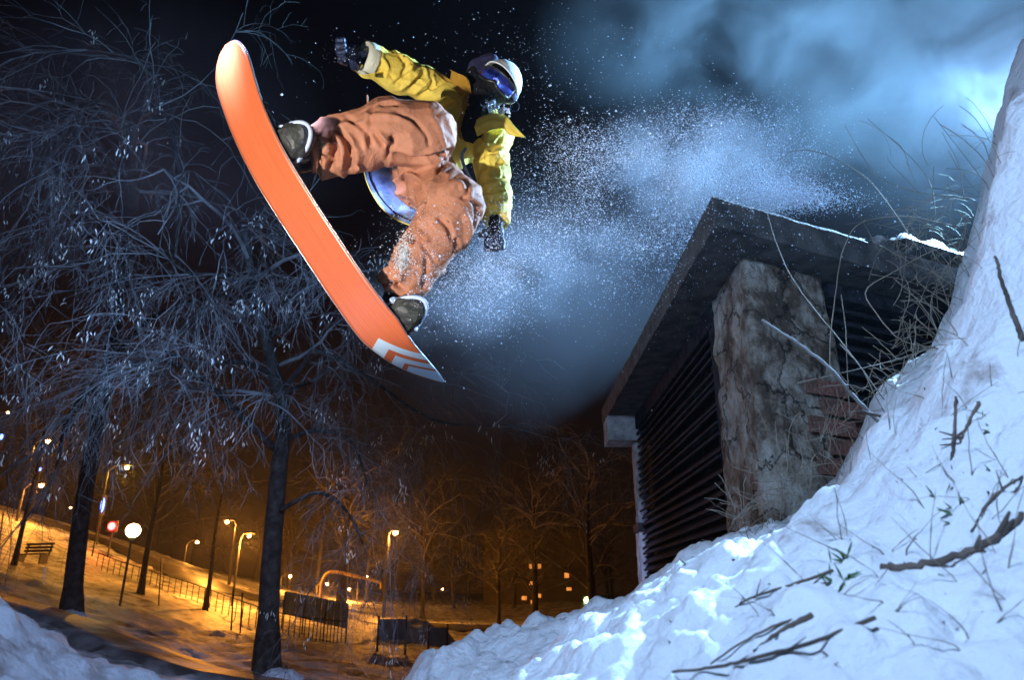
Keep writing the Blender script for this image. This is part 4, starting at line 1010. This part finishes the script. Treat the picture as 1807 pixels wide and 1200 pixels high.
pants = Kp(garment(tr, 'trousers', M['pants'], None, .0080, .0075, 3, 8.0, 1.0, folds=TF,
    zones=((tuple(fl[0]), .30, 1.9), (tuple(fl[1]), .2, 1.3), (tuple(P(742, 300, 2.8)), .22, 1.7), (tuple(blp[-1]), .22, 1.6), (tuple(fl[3]), .12, .45), (tuple(blp[2]), .12, .8)), cut=pcut))
jk = SDF(.04).cone(P(745, 285, 2.96), P(825, 222, 3.00), .135, .150).cone(P(808, 188, 3.03), P(868, 236, 2.93), .10, .105)
farm = [P(806, 184, 3.02), P(752, 150, 2.96), P(700, 128, 2.86), P(640, 100, 2.74)]
barm = [P(868, 240, 2.92), P(868, 300, 2.86), P(875, 350, 2.78), P(876, 398, 2.72)]
jk.chain(farm, [.088, .080, .088, .070]).chain(barm, [.088, .078, .070, .056])
jc = [(np.array(P(648, 103, 2.755)), np.array((farm[-1] - farm[-2]).normalized())), (np.array(P(876, 392, 2.73)), np.array((barm[-1] - barm[-2]).normalized()))]
def jcut(g, d):
    for c, n_ in jc:
        pl = (g - c) @ n_; near = np.sqrt(((g - c) ** 2).sum(-1)) < .16
        d = np.where(near, np.maximum(d, pl), d)
    # opening at the neck
    for c, r in ((np.array(P(850, 196, 2.93)), .062), (np.array(P(838, 212, 2.86)), .05)):
        d = np.maximum(d, r - np.sqrt(((g - c) ** 2).sum(-1)))
    return d
jacket = Kp(garment(jk, 'jacket', M['jacket'], None, .0072, .0065, 8, 11.0, 1.1, folds=JF,
    zones=((tuple(P(700, 128, 2.86)), .2, 1.3), (tuple(P(870, 340, 2.8)), .2, 1.3), (tuple(P(850, 260, 2.9)), .14, 1.4)), cut=jcut))
# body under the clothes, one surface from crown to hands and feet
ha = (CR * .62 + CUp * .78).normalized()            # up axis of the tilted head
hs = (CR * .78 - CUp * .62).normalized()            # towards the rider's picture-right ear
hc = P(878, 152, 2.90)
body = SDF(.03).chain([hipF, P(690, 240, 2.56), P(600, 256, 2.52), P(520, 266, 2.50)], [.09, .07, .055, .045])
body.chain([hipB, blp[2], blp[4], P(700, 545, 2.79)], [.09, .07, .055, .045])
body.chain([P(740, 295, 2.96), P(828, 218, 3.0), P(852, 188, 2.98), hc], [.11, .12, .062, .06])
body.chain(farm[:3] + [P(632, 97, 2.72)], [.045, .040, .038, .030]).chain(barm[:3] + [P(874, 408, 2.70)], [.045, .040, .036, .028])
body.cone(hc + ha * .03, hc - ha * .02 - CF * .02, .092, .080).ball(hc - ha * .075 - CF * .045, .042).ball(hc - CF * .102 - ha * .022, .016)
body.cone(hc + hs * .088, hc + hs * .088 - ha * .02, .016, .012).cone(hc - hs * .088, hc - hs * .088 - ha * .02, .016, .012)
for e in (-1, 1): body.ball(hc - CF * .083 + hs * .030 * e + ha * .012, .016)
Kp(plain(body, 'body', M['black'], None, .008))
# neck gaiter and hood
g = SDF(.03).chain([P(833, 232, 2.86), P(843, 208, 2.87), P(850, 180, 2.87), P(856, 160, 2.88)], [.055, .062, .060, .060]).cone(P(846, 175, 2.95), P(840, 135, 2.97), .062, .055)
Kp(garment(g, 'neck_gaiter', M['black'], None, .006, .006, 2, 22, 2))
g = SDF(.02).cone(P(843, 122, 2.97), P(864, 110, 2.96), .052, .048).cone(P(850, 130, 2.95), P(868, 118, 2.93), .040, .034)
Kp(garment(g, 'hood', M['hood'], None, .005, .004, 6, 22, 2))
# white cap: shell over the upper part of the head
def shell(name, c, r, axes, m, th0, th1, seg=40, ring=16, thick=.006, dent=.0):
    """axes = (up, side, front); the shell covers polar angles th0..th1 from up"""
    vs = []; fs = []
    for layer in (0, 1):
        for i in range(ring + 1):
            a = th0 + (th1 - th0) * i / ring
            for j in range(seg):
                t = 2 * math.pi * j / seg; rr = r - thick * layer + .0015 * fbm(math.cos(t) * 3, math.sin(t) * 3, a * 3)
                d = axes[0] * math.cos(a) * 1.04 + (axes[1] * math.cos(t) * .93 + axes[2] * math.sin(t) * 1.08) * math.sin(a)
                vs.append(Vector(c) + d * rr)
    n = (ring + 1) * seg
    for i in range(ring):
        for j in range(seg):
            k = (j + 1) % seg; fs.append((i * seg + j, (i + 1) * seg + j, (i + 1) * seg + k, i * seg + k)); fs.append((n + i * seg + k, n + (i + 1) * seg + k, n + (i + 1) * seg + j, n + i * seg + j))
    for j in range(seg): k = (j + 1) % seg; fs.append((ring * seg + j, n + ring * seg + j, n + ring * seg + k, ring * seg + k))
    return obj(name, vs, fs, m, smooth=True)
capu = (ha * 1.0 + CF * .30 + hs * .10).normalized(); caps = (hs - capu * hs.dot(capu)).normalized(); capf = capu.cross(caps)
cap = Kp(shell('cap', hc + ha * .008, .120, (capu, caps, capf), M['cap'], .02, 1.42))
b = MB(); b.tube([hc + ha * .008 + (capu * math.cos(1.42) * 1.04 + (caps * math.cos(t) * .93 + capf * math.sin(t) * 1.08) * math.sin(1.42)) * .120 for t in [2 * math.pi * i / 48 for i in range(49)]], .0045, 6)
sub(b.build('cap_band', M['cap'], smooth=True), cap)
# goggles: curved lens, frame, strap
def gp_(a, h, r):     # angle around the head from the front, height along ha
    return hc + (hs * math.sin(a) * .95 - CF * math.cos(a)) * r + ha * h
n1, n2 = 20, 8; vs = []; fs = []
for L_ in (0, 1):
    for i in range(n1 + 1):
        a = -1.0 + 2.0 * i / n1
        hh = .034 * (1 - .25 * abs(a) ** 2); nose = .016 * math.exp(-(a / .22) ** 2)
        for j in range(n2 + 1):
            h = -hh + nose + (2 * hh - nose) * j / n2; vs.append(gp_(a, h - .004, .121 - .006 * L_ - .10 * (h / 1.0) ** 2 - .012 * abs(j / n2 - .5) * 2))
for i in range(n1):
    for j in range(n2): a = i * (n2 + 1) + j; fs.append((a, a + n2 + 1, a + n2 + 2, a + 1))
gog = Kp(obj('goggles', vs[:len(vs) // 2], fs, M['lens'], smooth=True))
rim = [gp_(-1.0 + 2.0 * i / 20, -.034 * (1 - .25 * abs(-1 + i * .1) ** 2) + .016 * math.exp(-((-1 + i * .1) / .22) ** 2) - .006, .113) for i in range(21)]
rim += [gp_(1.0 - 2.0 * i / 20, .034 * (1 - .25 * abs(1 - i * .1) ** 2) + .0, .113) for i in range(21)]
b = MB(); b.tube(rim + [rim[0], rim[1]], .0065, 6); sub(b.build('goggle_frame', M['binding'], smooth=True), gog)
b = MB(); b.tube([gp_(1.0 + 4.28 * i / 24, .004, .116) for i in range(25)], .013, 6, .3); sub(b.build('goggle_strap', M['hood'], smooth=True), gog)
# frozen snow on the mask
b = MB(); rg = random.Random(9)
for k in range(34):
    t = rg.random(); u, v = 862 + 34 * t + rg.gauss(0, 3), 182 + 12 * t + rg.gauss(0, 5); q = P(u, v, 2.775 + rg.uniform(-.01, .01)); b.ball(q, rg.uniform(.004, .010), 8, 6, (rg.uniform(.7, 1.4), 1, rg.uniform(.6, 1.2)))
Kp(b.build('frozen_snow', M['crust'], smooth=True, kind='stuff'))
b = MB(); b.tube(spline([P(905, 150, 2.84), P(909, 166, 2.82), P(906, 178, 2.82)], 8), .0013, 5)
b.tube([P(908 + 8 * math.cos(t), 187 + 9 * math.sin(t), 2.82) for t in [i * .42 for i in range(16)]], .0022, 6); Kp(b.build('cord', M['hood'], smooth=True))

# jacket details: cuff, collar flaps, pocket flap, hem lining
def sheet(rows, name, m, par, thick=.006, wave=.0, seed=0, nsub=14):
    A_ = [spline(r, nsub) for r in rows]; A_ = np.array(A_); full = []
    for j in range(nsub): full.append(spline(A_[:, j], max(6, len(rows) * 4)))
    G_ = np.array(full); a_, b_ = G_.shape[:2]; vs = []
    for L_ in (0, 1):
        for i in range(a_):
            for j in range(b_):
                q = Vector(G_[i, j]); q += CF * (thick * L_ + wave * fbm(i * .35 + seed, j * .35, seed)); vs.append(q)
    fs = []; n = a_ * b_
    for i in range(a_ - 1):
        for j in range(b_ - 1):
            k = i * b_ + j; fs.append((k, k + 1, k + b_ + 1, k + b_)); fs.append((n + k + b_, n + k + b_ + 1, n + k + 1, n + k))
    for i in range(a_ - 1):
        for k in (i * b_, i * b_ + b_ - 1): fs.append((k, k + b_, n + k + b_, n + k))
    for j in range(b_ - 1):
        for k in (j, (a_ - 1) * b_ + j): fs.append((k, n + k, n + k + 1, k + 1))
    return sub(obj(name, vs, fs, m, smooth=True), par)
def rel(o, par):
    o.parent = par; return o
cd = (farm[-1] - farm[-2]).normalized(); ce = P(643, 101, 2.742)
b = MB(); aa = cd.orthogonal().normalized(); bb = cd.cross(aa)
ringp = lambda off, r: [ce + cd * off + (aa * math.cos(t) + bb * math.sin(t)) * r for t in [2 * math.pi * i / 28 for i in range(28)]]
vs = ringp(-.045, .080) + ringp(-.02, .082) + ringp(.012, .076) + ringp(.012, .066) + ringp(-.03, .062)
b.add(vs, [(r * 28 + j, r * 28 + (j + 1) % 28, (r + 1) * 28 + (j + 1) % 28, (r + 1) * 28 + j) for r in range(4) for j in range(28)])
sub(b.build('cuff', M['cuff'], smooth=True), jacket)
sheet([[P(626, 122, 2.70), P(640, 136, 2.70), P(660, 138, 2.72)], [P(630, 128, 2.69), P(640, 131, 2.70), P(662, 128, 2.72)]], 'cuff_tab', M['jacket'], jacket, .008)
sheet([[P(793, 122, 2.90), P(806, 128, 2.88), P(824, 136, 2.86), P(831, 158, 2.84), P(829, 185, 2.83), P(812, 222, 2.84)],
       [P(797, 124, 2.92), P(803, 138, 2.92), P(812, 150, 2.90), P(818, 168, 2.87), P(812, 190, 2.86), P(797, 215, 2.88)],
       [P(793, 142, 2.95), P(795, 150, 2.94), P(798, 162, 2.92), P(800, 178, 2.90), P(794, 196, 2.89), P(783, 210, 2.90)]], 'collar_flap', M['jacket_in'], jacket, .007, .006, 2)
sheet([[P(834, 216, 2.82), P(850, 205, 2.80), P(872, 199, 2.79), P(893, 204, 2.78), P(908, 222, 2.77), P(926, 240, 2.76)],
       [P(838, 226, 2.80), P(855, 214, 2.79), P(875, 210, 2.78), P(892, 214, 2.78), P(902, 228, 2.77), P(925, 241, 2.76)],
       [P(842, 240, 2.81), P(858, 232, 2.79), P(876, 226, 2.79), P(889, 226, 2.78), P(897, 236, 2.78), P(924, 242, 2.76)]], 'collar_flap', M['jacket'], jacket, .007, .006, 5)
sheet([[P(778, 165, 2.86), P(790, 152, 2.85), P(806, 160, 2.84), P(814, 176, 2.84)], [P(778, 172, 2.86), P(790, 168, 2.85), P(803, 174, 2.84), P(812, 180, 2.84)]], 'pocket_flap', M['jacket'], jacket, .008, .004, 3)
sheet([[P(832, 162, 2.845), P(828, 190, 2.84), P(815, 222, 2.845), P(822, 240, 2.85)], [P(822, 166, 2.845), P(818, 190, 2.84), P(803, 224, 2.85), P(812, 244, 2.86)]], 'zip_placket', M['jacket_in'], jacket, .006, .003, 4)
lin = sheet([[P(641, 292, 2.84), P(648, 322, 2.84), P(668, 358, 2.84), P(694, 383, 2.84), P(726, 398, 2.83)],
             [P(664, 290, 2.86), P(672, 322, 2.86), P(688, 350, 2.86), P(708, 370, 2.86), P(732, 386, 2.85)],
             [P(700, 288, 2.90), P(704, 318, 2.90), P(714, 342, 2.90), P(728, 360, 2.90), P(742, 376, 2.88)]], 'jacket_tail', M['denim'], jacket, .010, .008, 7, 24)
b = MB(); b.tube(spline([P(641, 290, 2.838), P(648, 322, 2.838), P(668, 359, 2.838), P(694, 384, 2.838), P(727, 399, 2.828)], 30), .0032, 6); sub(b.build('hem_trim', M['jacket'], smooth=True), jacket)
b = MB(); b.tube(spline([P(649, 292, 2.838), P(656, 322, 2.838), P(675, 353, 2.838), P(699, 376, 2.838), P(727, 391, 2.828)], 30), .0055, 6, .4); sub(b.build('hem_cord', M['black'], smooth=True), jacket)
b = MB(); b.tube(spline([P(822, 262, 2.83), P(815, 275, 2.80), P(822, 300, 2.76), P(832, 318, 2.74)], 14), .008, 6); sub(b.build('hem_trim', M['denim'], smooth=True), jacket)
# trouser details
sheet([[P(655, 176, 2.47), P(668, 170, 2.46), P(690, 168, 2.46), P(706, 176, 2.46)], [P(660, 186, 2.45), P(672, 183, 2.44), P(690, 181, 2.44), P(703, 184, 2.45)]], 'pocket_flap', M['pants'], pants, .006, .003, 3)
b = MB(); b.tube([P(649, 184, 2.48), P(648, 167, 2.47)], .0045, 6, .4); sub(b.build('zip_pull', M['pants'], smooth=True), pants)
b = MB(); b.tube(spline([P(543, 222, 2.46), P(560, 262, 2.42), P(557, 318, 2.46)], 12), .0015, 4); sub(b.build('cuff_seam', M['pants'], smooth=True), pants)
# snow packed on the shin
b = MB(); rg = random.Random(3)
for k in range(2200):
    t = abs(rg.gauss(0, .55)); a = rg.uniform(0, 6.28); u, v = 714 + math.cos(a) * 15 * t - 6 * math.sin(a) * t, 446 + math.sin(a) * 34 * t
    b.ball(P(u, v, 2.585 + rg.uniform(-.012, .03)), rg.uniform(.0014, .0034), 4, 3)
Kp(b.build('packed_snow', M['clean_snow'], kind='stuff'))

# gloves with separate fingers
def hand(name, wrist, X, Y_, Z_, curl, m, label=None, sc=1.0):
    """X towards the fingers, Y_ across the knuckles to the thumb side, Z_ towards the palm side"""
    h = SDF(.006); k = sc
    pal = lambda x, y, z: wrist + (X * x + Y_ * y + Z_ * z) * k
    h.k = .012; h.chain([pal(-.045, 0, 0), pal(-.01, 0, 0)], [.034 * k, .031 * k])
    for y in (-.026, -.009, .009, .026): h.cone(pal(.01, y * .7, 0), pal(.078, y, 0), .021 * k, .0165 * k)
    core = h; fing = []
    for y, L in ((-.033, .80), (-.011, .97), (.0115, 1.0), (.034, .90)):
        p0 = pal(.075, y, 0); pts = [p0]; a = curl[0]
        for seg, c in zip((.040, .028, .022), curl):
            a_ = a; d = X * math.cos(a_) + Z_ * math.sin(a_); pts.append(pts[-1] + d * seg * L * k); a += c
        fing.append((pts, [.0135 * k, .0128 * k, .0120 * k, .0105 * k]))
    th = [pal(.015, .022, .006), pal(.045, .052, .016), pal(.070, .056, .034), pal(.088, .044, .046)]; fing.append((th, [.018 * k, .0155 * k, .014 * k, .012 * k]))
    class H(SDF):
        def ev(s, X_):
            d = core.ev(X_)
            for pts, rs in fing:
                e = SDF(.006).chain(pts, rs).ev(X_); kk = .0035; hh = np.clip(.5 + .5 * (d - e) / kk, 0, 1); d = d * (1 - hh) + e * hh - kk * hh * (1 - hh)
            return d
    H_ = H(.006); H_.pr = list(core.pr) + [(np.array(p[i]), np.array(p[i + 1]), r[i], r[i + 1]) for p, r in fing for i in range(len(p) - 1)]
    return plain(H_, name, m, None, .0034, 1)
w0 = P(634, 97, 2.725); Xh = (P(590, 90, 2.62) - w0).normalized(); Yh = (-CUp - Xh * (-CUp).dot(Xh)).normalized(); Zh = Xh.cross(Yh)
if Zh.dot(CF) > 0: Zh = -Zh
gl = Kp(hand('glove', w0, Xh, Yh, Zh, (.35, 1.35, 1.1), M['glove'], sc=1.22))
w1 = P(874, 405, 2.715); Xh = (P(872, 452, 2.66) - w1).normalized(); Yh = (-CR - Xh * (-CR).dot(Xh)).normalized(); Zh = Xh.cross(Yh)
if Zh.dot(CF) > 0: Zh = -Zh
Kp(hand('glove', w1, Xh, Yh, Zh, (.15, .45, .5), M['glove'], sc=.98))
b = MB(); rg = random.Random(6)
for k in range(36):
    b.ball(P(rg.uniform(570, 628), rg.uniform(70, 112), 2.60 + rg.uniform(-.03, .06)), rg.uniform(.0012, .0028), 5, 4)
Kp(b.build('snow_grains', M['crust'], kind='stuff'))

# boots and bindings on the board
def foot(px, leg_pt):
    u, v = px; best = min(range(121), key=lambda i: (Vector(bc[i]) - P(u, v, Vector(bc[i]).y)).length); c, T, Wd, Nu = bframe(sl_[best])
    BS = 1.22; L = lambda w, t, n: c + Wd * (w * BS + .012) + T * t * BS + Nu * n * BS
    lg = Vector(leg_pt); an = L(-.045, 0, .13); up = (lg - an).normalized()
    # boot
    bt = SDF(.02).chain([L(.125, 0, .062), L(.06, 0, .07), L(-.02, 0, .085), L(-.07, 0, .075)], [.052, .056, .064, .060])
    bt.chain([L(-.045, 0, .09), an, an + up * .09, an + up * .17], [.064, .064, .068, .074]).cone(L(.10, .018, .05), L(.10, -.018, .05), .050, .050)
    boot = Kp(garment(bt, 'boot', M['boot'], None, .006, .003, 3, 26, 2))
    # sole outline
    def outline(s_, n_, k=40):
        pts = []
        for i in range(k):
            a = 2 * math.pi * i / k; w = .030 + math.cos(a) * .148 * s_; wd = .050 + .008 * math.cos(a) - .004 * math.cos(2 * a)
            pts.append(L(w, math.sin(a) * wd * s_, n_))
        return pts
    b = MB(); k = 40; r0, r1, r2 = outline(.90, .016), outline(1.0, .024), outline(1.0, .040)
    b.add(r0 + r1 + r2, [(r * k + j, r * k + (j + 1) % k, (r + 1) * k + (j + 1) % k, (r + 1) * k + j) for r in range(2) for j in range(k)] + [tuple(range(k))[::-1], tuple(2 * k + j for j in range(k))])
    sub(b.build('sole', M['sole'], smooth=False), boot)
    b = MB(); o1 = outline(1.04, .047); b.tube(o1 + [o1[0], o1[1]], .0085, 8); sub(b.build('rand', M['rand'], smooth=True), boot)
    # binding: base plate, highback, two straps
    root = MB()
    def bx(w, t, n, a_, b_, c_):
        R_ = Matrix((Wd, T, Nu)).transposed(); root.box(L(w, t, n), (a_, b_, c_), R_)
    bx(-.005, 0, .016, .20, .11, .010); bx(0, .060, .035, .19, .008, .045); bx(0, -.060, .035, .19, .008, .045)
    bd = root.build('binding', M['binding']); Ks(bd)
    vs = []; fs = []; n_ = 12
    for h in range(7):
        for i in range(n_ + 1):
            a = -1.2 + 2.4 * i / n_; r = .062 - .01 * h / 6; cc = L(-.055, 0, .03) + (an + up * .12 - L(-.055, 0, .03)) * (h / 6) - Wd * .0
            vs.append(cc - Wd * math.cos(a) * r + T * math.sin(a) * r)
    for h in range(6):
        for i in range(n_): q = h * (n_ + 1) + i; fs.append((q, q + 1, q + n_ + 2, q + n_ + 1))
    hb_ = obj('highback', vs, fs, M['binding'], smooth=True); md = hb_.modifiers.new('solid', 'SOLIDIFY'); md.thickness = .006; hb_.parent = bd
    hb_.matrix_parent_inverse = Matrix.Identity(4)
    for w, hgt, wd in ((.085, .108, .060), (-.005, .150, .064)):
        b = MB(); b.tube([L(w - .02 * math.sin(t), math.cos(t) * wd, .035 + math.sin(t) * (hgt - .035)) for t in [math.pi * i / 16 for i in range(17)]], .014, 8, .28)
        o = b.build('strap', M['rand'], smooth=True); o.parent = bd
        b = MB(); o2 = L(w - .01, wd, .07); b.box(o2, (.03, .014, .03), Matrix((Wd, T, Nu)).transposed()); o = b.build('buckle', M['binding']); o.parent = bd
foot((466, 283), P(600, 258, 2.52)); foot((668, 590), P(730, 480, 2.72))

# ------------------------------------------------------------------ snow spray
def spray():
    rg = np.random.default_rng(12); C_ = []; R_ = []
    # (u, v, Y, spread u, spread v, spread Y, count)
    blobs = [(1340, 300, 2.9, 60, 42, .25, 4200), (1400, 345, 2.7, 50, 14, .2, 3600), (1330, 325, 2.7, 45, 16, .2, 3200), (1300, 210, 3.0, 80, 22, .3, 1800), (1260, 245, 3.0, 75, 30, .3, 4200), (1150, 285, 3.0, 85, 40, .3, 5600), (1060, 265, 3.0, 60, 30, .3, 3200),
             (1200, 340, 3.0, 60, 55, .3, 4600), (1160, 410, 3.0, 50, 50, .3, 2800), (1030, 340, 3.0, 70, 55, .3, 3800), (960, 400, 2.95, 60, 45, .3, 4200), (900, 460, 2.9, 60, 40, .3, 4200), (840, 500, 2.85, 60, 40, .3, 3600),
             (780, 460, 2.55, 50, 40, .05, 1500), (760, 420, 2.50, 45, 40, .04, 700), (1120, 500, 3.0, 90, 50, .3, 900), (1000, 140, 3.0, 120, 60, .4, 420), (900, 90, 3.0, 90, 60, .4, 160), (600, 130, 2.8, 70, 60, .3, 90),
             (1300, 420, 2.3, 180, 60, .1, 260), (1250, 360, 2.25, 60, 30, .1, 300), (1440, 360, 2.6, 60, 12, .15, 1200), (820, 640, 3, 120, 60, .4, 70)]
    for u, v, Y, su, sv, sy, n in blobs:
        n = int(n * 2.2); uu, vv, yy = rg.normal(u, su, n), rg.normal(v, sv, n), rg.normal(Y, sy, n)
        a, b_ = uu - CU, CV - vv; f = FPX * cp - b_ * sp; z = FPX * sp + b_ * cp
        C_.append(np.stack([a / f * yy, yy, z / f * yy], 1)); R_.append((.00100) + rg.gamma(1.1, .00060, n))
        keep = np.array([noise.fractal(Vector((q[0] * 3.2, q[1] * 3.2, q[2] * 3.2)), 1, 2, 4, noise_basis='PERLIN_ORIGINAL') for q in C_[-1]]) + rg.uniform(-.55, .12, n) > -.22
        C_[-1] = C_[-1][keep]; R_[-1] = R_[-1][keep]
    n = 60; i = rg.integers(0, 20, n); C2 = []
    for k in range(90):
        bl = blobs[rg.integers(0, 16)]; C2.append(P(rg.normal(bl[0], bl[3] * 1.2), rg.normal(bl[1], bl[4] * 1.3), rg.normal(bl[2], .15)))
    for u, v in ((960, 173), (1005, 210), (1077, 240), (1145, 235), (1130, 222), (1445, 354), (1412, 342), (1395, 298), (1075, 200), (1272, 245), (1240, 232), (1350, 293), (1150, 724), (497, 166), (836, 33), (972, 176), (1083, 332), (1087, 195), (970, 150)):
        C2.append(P(u, v, 2.8))
    C_.append(np.array([tuple(q) for q in C2])); R_.append(rg.uniform(.003, .0085, len(C2)))
    C_ = np.concatenate(C_); R_ = np.concatenate(R_); n = len(C_); print('spray', n)
    oc = np.array([(1, 0, 0), (-1, 0, 0), (0, 1, 0), (0, -1, 0), (0, 0, 1), (0, 0, -1)], float)
    jit = 1 + rg.uniform(-.3, .3, (n, 6, 1)); V = (C_[:, None] + oc[None] * R_[:, None, None] * jit).reshape(-1, 3)
    fc = np.array([(0, 2, 4), (2, 1, 4), (1, 3, 4), (3, 0, 4), (2, 0, 5), (1, 2, 5), (3, 1, 5), (0, 3, 5)])
    F = (fc[None] + 6 * np.arange(n)[:, None, None]).reshape(-1, 3)
    me = bpy.data.meshes.new('snow_spray'); me.vertices.add(len(V)); me.vertices.foreach_set('co', V.ravel()); me.loops.add(F.size); me.loops.foreach_set('vertex_index', F.ravel())
    me.polygons.add(len(F)); me.polygons.foreach_set('loop_start', np.arange(0, F.size, 3)); me.update(); me.validate()
    me.materials.append(M['crust']); o = bpy.data.objects.new('snow_spray', me); COL.objects.link(o); o['kind'] = 'stuff'
    tag(o, 'cloud of flying snow grains thrown up from the kiosk roof behind the rider', 'snow spray')
spray()

# ------------------------------------------------------------------ mist as real volumes
def mist_mat(name, dens, scale, contrast, col=(.8, .88, 1)):
    m = bpy.data.materials.new(name); m.use_nodes = True; n = m.node_tree; n.nodes.clear()
    out = N(n, 'ShaderNodeOutputMaterial'); v = N(n, 'ShaderNodeVolumePrincipled'); v.inputs['Color'].default_value = (*col, 1); v.inputs['Anisotropy'].default_value = .2
    t = N(n, 'ShaderNodeTexCoord'); ln = N(n, 'ShaderNodeVectorMath', operation='LENGTH'); n.links.new(t.outputs['Object'], ln.inputs[0])
    f = N(n, 'ShaderNodeMapRange', interpolation_type='SMOOTHSTEP'); f.inputs[1].default_value = 1.0; f.inputs[2].default_value = .15; n.links.new(ln.outputs['Value'], f.inputs[0])
    g = N(n, 'ShaderNodeNewGeometry'); ns = N(n, 'ShaderNodeTexNoise'); ns.inputs['Scale'].default_value = scale; ns.inputs['Detail'].default_value = 5; ns.inputs['Distortion'].default_value = .6; ns.inputs['Roughness'].default_value = .6
    n.links.new(g.outputs['Position'], ns.inputs['Vector'])
    r = N(n, 'ShaderNodeMapRange', interpolation_type='SMOOTHSTEP'); r.inputs[1].default_value = .5 - contrast; r.inputs[2].default_value = .5 + contrast; n.links.new(ns.outputs['Fac'], r.inputs[0])
    mu = N(n, 'ShaderNodeMath', operation='MULTIPLY'); n.links.new(f.outputs[0], mu.inputs[0]); n.links.new(r.outputs[0], mu.inputs[1])
    m2 = N(n, 'ShaderNodeMath', operation='MULTIPLY'); m2.inputs[1].default_value = dens; n.links.new(mu.outputs[0], m2.inputs[0]); n.links.new(m2.outputs[0], v.inputs['Density'])
    n.links.new(v.outputs[0], out.inputs['Volume']); return m
def mist(name, c, r, rot, m, label, cat='mist'):
    b = MB(); b.ball((0, 0, 0), 1.0, 24, 14); o = b.build(name, m, kind='stuff'); o.location = c; o.scale = r; o.rotation_euler = rot; tag(o, label, cat)
MM = mist_mat('drifting_mist', .30, 1.15, .10); MS = mist_mat('spray_mist', .5, 3.6, .12); MT = mist_mat('thin_mist', .07, .8, .13)
mist('drifting_mist', P(1640, 120, 6.4), (3.3, 1.8, 2.1), (0, .25, 0), MM, 'broad pale blue mist filling the sky above the snow bank')
mist('drifting_mist', P(1270, 60, 6.0), (2.3, 1.2, 1.0), (0, -.1, 0), MM, 'thinner blue mist patch drifting left of the broad one')
mist('spray_mist', P(1230, 300, 3.5), (.85, .5, .40), (0, .1, 0), MS, 'bright powder haze hanging over the peak of the kiosk roof')
mist('spray_mist', P(900, 480, 3.5), (.95, .5, .42), (0, -.35, 0), MS, 'faint powder haze below the rider and his trailing glove')

mist('drifting_mist', P(1000, 520, 4.6), (1.7, .9, 1.3), (0, 0, 0), MT, 'very thin dark blue mist between rider and kiosk')
mist('drifting_mist', P(230, 260, 8.0), (3.6, 2.0, 2.6), (0, 0, 0), mist_mat('crown_mist', .13, .5, .2), 'thin blue mist hanging in the crown of the left ash')
hz = MB(); hz.box((0, 80, 35), (420, 300, 95)); m_ = bpy.data.materials.new('haze'); m_.use_nodes = True; m_.node_tree.nodes.clear()
o_ = N(m_.node_tree, 'ShaderNodeOutputMaterial'); v_ = N(m_.node_tree, 'ShaderNodeVolumePrincipled'); v_.inputs['Density'].default_value = .0005; v_.inputs['Anisotropy'].default_value = .75; v_.inputs['Color'].default_value = (.9, .92, 1, 1)
m_.node_tree.links.new(v_.outputs[0], o_.inputs['Volume']); hz.build('haze', m_, kind='stuff')
